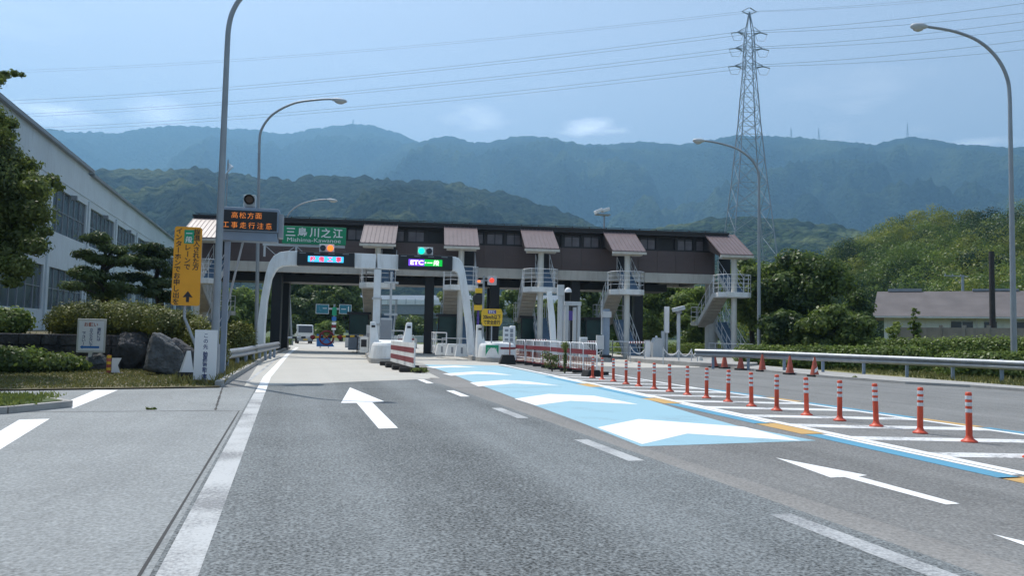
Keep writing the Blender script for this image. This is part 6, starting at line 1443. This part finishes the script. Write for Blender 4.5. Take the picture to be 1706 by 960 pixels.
for px, hw_ in ((1602, .8), (1647, .45), (1700, .8)):
    q = at(px, 540, 66) - ha; xs = q.x * math.cos(HR) + q.y * math.sin(HR); wo = MB().b2((xs - hw_, .54, wz0), (xs + hw_, .599, wz1)).build('window', 'glass', t); f = MB()
    f.b2((xs - hw_ - .06, .50, wz1 + .002), (xs + hw_ + .06, .59, wz1 + .06)).b2((xs - .02, .50, wz0), (xs + .02, .535, wz1)); f.build('window_frame', 'palegrey', wo)
for xs in (3, 7.5, 12, 17): MB().tube([(xs, .52, 0), (xs, .52, ze - .1)], .05, 8).build('downpipe', 'palegrey', t)
# utility poles by the house
def upole(label, px, dep, top, mat, r, arms):
    p = foot(px, 560, dep); z = at(px, top, dep).z; t = thing('utility_pole', label, 'utility pole', p, -R(12), 'utility poles by the long house'); MB().tube([(0, 0, 0), (0, 0, z)], [r, r * .8], 10).build('pole', mat, t)
    if arms:
        m = MB()
        for dz_, w in arms: m.b2((-w, -.06, z - dz_ - .05), (w * .3, .06, z - dz_ + .05)); [m.lathe([(.05, 0), (.07, .06), (.03, .16)], (x, 0, z - dz_ + .051), 8) for x in (-w + .1, -w * .55, -w * .1)]
        m.bar((-w * .7, 0, z - .1), (-.05, 0, z - 1.0), .04); m.build('crossarm', 'galv', t)
    return t
upole('dark wooden pole standing before the grey tiled roof', 1654, 50, 418, 'wood', .19, None)
upole('utility pole with a crossarm above the grey roof', 1605, 82, 458, 'pole', .16, [(.12, 2.0)])

# ================================================================== viaduct behind the gate
va, vb_ = foot(560, 520, 150), foot(975, 520, 132); VR = math.atan2(vb_.y - va.y, vb_.x - va.x); L_ = (vb_ - va).length; t = thing('viaduct', 'grey elevated highway bridge with white sound barriers seen through the gate', 'bridge', va, VR)
def vzz(py): return at(680, py, 145).z
MB().b2((0, 0, vzz(524)), (L_, 9, vzz(508))).b2((0, .8, vzz(530)), (L_, 1.6, vzz(524.3))).build('girder', 'midgrey', t); MB().b2((0, -.25, vzz(507.8)), (L_, .1, vzz(500))).b2((0, 5, vzz(507.8)), (L_, 5.3, vzz(490))).build('parapet', 'white_clean', t)
m = MB()
for k in range(26): m.b2((k * L_ / 26, -.3, vzz(507.8)), (k * L_ / 26 + .12, -.251, vzz(500) + .2))
m.build('parapet_posts', 'palegrey', t)
for px in (590, 694, 800, 930): s = (foot(px, 540, 142) - va).dot(Vector((math.cos(VR), math.sin(VR), 0))); MB().b2((s - .9, 2, 0), (s + .9, 5, vzz(524.5))).b2((s - 2, 1.6, vzz(531)), (s + 2, 5.4, vzz(524.4))).build('pier', 'midgrey', t)
rw = MB(); cl_ = [(4.6, 62), (6.0, 80), (9.5, 98), (15, 112), (24, 124)]
for a, b in zip(cl_[:-1], cl_[1:]): rw.sheet([(a[0], a[1]), (a[0] + 5, a[1] - 1), (b[0] + 5, b[1] - 2), (b[0], b[1])], .02)
struct(rw.build('ramp_road', 'conc_road'))
t = thing('ramp_barrier', 'pale curved ramp wall beyond the blue lane', 'barrier wall', (6, 80, 0)); m = MB()
for off in (-.2, 5.2):
    for a, b in zip(cl_[:-1], cl_[1:]): m.bar((a[0] + off - 6, a[1] - 80, .4), (b[0] + off - 6, b[1] - 80, .4), .22, .8)
m.build('wall', 'palegrey', t)
c = copy_tree(pf); c.location = foot(676, 578, 62); c.rotation_euler = (0, 0, R(90)); c['label'] = 'red and white pipe barricade standing beyond the gate in the blue lane'; c['group'] = 'barricades beyond the gate'

# ================================================================== pylon and power lines
PD = 175.0; pb_ = foot(1247, 560, PD); PR = R(-16)
t = thing('lattice_pylon', 'tall steel lattice pylon rising behind the right end of the gate', 'pylon', pb_, PR, None)
def pz(py): return at(1246, py, PD).z
lv = [(pz(560), 6.6), (pz(480), 5.5), (pz(430), 4.85), (pz(388), 4.3), (pz(345), 3.75), (pz(305), 3.2), (pz(265), 2.75), (pz(222), 2.25), (pz(200), 1.98), (pz(176), 1.80), (pz(150), 1.58), (pz(120), 1.30), (pz(98), 1.15), (pz(80), 1.08), (pz(62), .98), (pz(46), .88), (pz(6), .08)]
lg, br_ = MB(), MB()
for (z0, w0), (z1, w1) in zip(lv[:-1], lv[1:]):
    for sx in (-1, 1):
        for sy in (-1, 1): lg.bar((sx * w0, sy * w0, z0), (sx * w1, sy * w1, z1), .20 if z1 < pz(120) else .15)
    for a in range(4):
        c_ = [(-1, -1), (1, -1), (1, 1), (-1, 1)]; p, q = c_[a], c_[(a + 1) % 4]; th = .085
        br_.bar((p[0] * w0, p[1] * w0, z0), (q[0] * w1, q[1] * w1, z1), th); br_.bar((q[0] * w0, q[1] * w0, z0), (p[0] * w1, p[1] * w1, z1), th); br_.bar((p[0] * w1, p[1] * w1, z1), (q[0] * w1, q[1] * w1, z1), th)
lg.build('legs', 'pylon', t); br_.build('bracing', 'pylon', t)
arm_y = [(41, 2.7), (69, 3.1), (100, 3.3)]; ends = []
for py, w in [(5, 1.7)] + arm_y:
    m = MB(); z = pz(py); wb = .9 if py > 20 else .15
    for s in (-1, 1):
        for sy in (-1, 1): m.bar((s * wb * .9, sy * wb, z - .6), (s * w, 0, z), .12); m.bar((s * wb * .9, sy * wb, z + .9), (s * w, 0, z), .1)
        ends.append((s * w, z))
    m.build('crossarm', 'pylon', t)
ins = MB()
for x, z in ends[2:]:
    for s in (-1, 1): ins.tube([(x, 0, z - .1), (x + s * 1.5, s * .2, z - .35)], .13, 6)
    ins.tube([(x - 1.5, -.2, z - .4), (x - .8, 0, z - 2.0), (x + .8, 0, z - 2.0), (x + 1.5, .2, z - .4)], .05, 6)
ins.build('insulator', 'farpylon', t)
C_, S_ = math.cos(PR), math.sin(PR)
def tip(x, z): return Vector((pb_.x + C_ * x, pb_.y + S_ * x, z))
# wires: left far ends and right near ends estimated in the photograph
wl_l = [(-120, 120, 270), (-120, 124, 272), (-120, 172, 255), (-120, 178, 275), (-120, 195, 255), (-120, 200, 275), (-120, 218, 255), (-120, 224, 275)]
wl_r = [(1850, -40, 150), (1850, -34, 165), (1850, -18, 150), (1850, 2, 170), (1850, 14, 150), (1850, 30, 170), (1850, 46, 150), (1850, 64, 170)]
wn_ = ['topmost thin ground wire', 'second thin ground wire', 'highest near-side conductor', 'highest far-side conductor', 'middle near-side conductor', 'middle far-side conductor', 'lowest near-side conductor', 'lowest far-side conductor']
order = [0, 1, 2, 3, 4, 5, 6, 7]
for i, (x, z) in enumerate(ends):
    T = tip(x, z); A = at(*wl_l[i]); B = at(*wl_r[i]); m = MB(); Q = []
    for a, b, sag in ((A, T, 3.0), (T, B, 1.2)):
        for k in range(25): u_ = k / 24; v = a + (b - a) * u_; v.z -= sag * 4 * u_ * (1 - u_); Q.append(v - T)
    r_ = .02 if i < 2 else .032
    m.tube(Q[:25], r_, 5); m.tube(Q[25:], r_, 5); o = m.build('power_line', 'wire'); o.location = T; tag(o, f'{wn_[i]} running from the tall pylon across the sky', 'power line', 'power lines on the tall pylon')
# tiny pylons on the ridge
def minipylon(label, px, pyb, pyt, dep, w=3.5):
    p = at(px, pyb + 3, dep); h = at(px, pyt, dep).z - p.z; t = thing('ridge_pylon', label, 'pylon', p, R(20), 'distant pylons on the ridge'); m = MB()
    for sx in (-1, 1):
        for sy in (-1, 1): m.bar((sx * w, sy * w, 0), (sx * .4, sy * .4, h), .9)
    for k in range(5): z = h * k / 5; w0 = w + (0.4 - w) * k / 5; w1 = w + (.4 - w) * (k + 1) / 5; m.bar((-w0, -w0, z), (w1, -w1, h * (k + 1) / 5), .6); m.bar((w0, -w0, z), (-w1, -w1, h * (k + 1) / 5), .6)
    m.build('lattice', 'farpylon', t); a = MB()
    for q in (.62, .78, .93): a.bar((-w * 1.7, 0, h * q), (w * 1.7, 0, h * q), .8)
    a.build('crossarm', 'farpylon', t)
minipylon('distant pylon on the ridge at the far right', 1512, 228, 205, 3530)
minipylon('distant pylon on the ridge above the wooded hill', 1364, 231, 213, 3540)
minipylon('distant pylon on the ridge just right of the tall pylon', 1318, 229, 212, 3560)
minipylon('small distant mast on the left peak above the second street lamp', 588, 207, 199, 4270, 4)

# ================================================================== weeds near the hatched strip
def weed(label, px, py, h, r, seed, n=260, cat='plant', stake=False, dep=None):
    g = G(px, py); t = thing('weed_plant', label, cat, g, 0, None); rng = np.random.default_rng(seed)
    bl = [((rng.uniform(-r, r) * .5, rng.uniform(-r, r) * .5, rng.uniform(.3, .8) * h), (r * .5, r * .5, h * .22)) for _ in range(7)]
    quads_object('leaves', leaves(n, bl, .045, rng, .2, .45, .3), 'weed', t); m = MB()
    for b in bl: m.tube([(0, 0, 0), (b[0][0] * .4, b[0][1] * .4, b[0][2] * .6), b[0]], [.012, .009, .004], 5)
    m.build('stems', 'bark', t); return t
weed('leafy green weed growing before the pipe barricades', 920, 620, .80, .42, 401, 420)
g = G(941, 622); t = thing('staked_plant', 'dark slim plant with a bright green tuft in front of the pipe barricades', 'plant', g, 0); h = at(941, 572, (CAMM.T @ (np.array(g) - CAMP))[2]).z; rng = np.random.default_rng(402)
quads_object('dark_leaves', leaves(260, [((0, 0, h * .45), (.07, .07, h * .38))], .045, rng, .2, .4, .3), 'leaf_dark', t); quads_object('tuft', leaves(220, [((0, 0, h * .9), (.15, .15, .16))], .05, rng, .2, .35, .5), 'weed', t); MB().tube([(0, 0, 0), (0.02, 0, h * .95)], [.03, .012], 6).build('stem', 'bark', t)
weed('low yellow weed tuft beside the front board barricade', 700, 622, .22, .35, 403, 160)
weed('small green weed on the edge of the concrete walkway', 1425, 633, .14, .16, 404, 90)
weed('small green tuft in the seam of the side road', 252, 683, .02, .07, 405, 40)
weed('tiny weed tuft on the kerb beside the cones', 1226, 613, .2, .10, 406, 60)
# black weights by the near barricade end
g = G(985, 627); t = thing('rubber_weight', 'black rubber weight beside the last pipe barricade and delineator', 'weight', g, .3); MB().prism_y([(-.3, 0), (.3, 0), (.22, .2), (-.22, .2)], -.18, .18).build('body', 'rubber', t, bevel=.03); MB().tube([(-.1, 0, .201), (-.1, 0, .26), (.1, 0, .26), (.1, 0, .201)], .015, 6).build('handle', 'rubber', t)

for o in list(COL.objects):
    if o.type == 'MESH' and o.parent is None and 'kind' not in o and 'label' not in o: o['kind'] = 'structure'
bpy.context.view_layer.update()
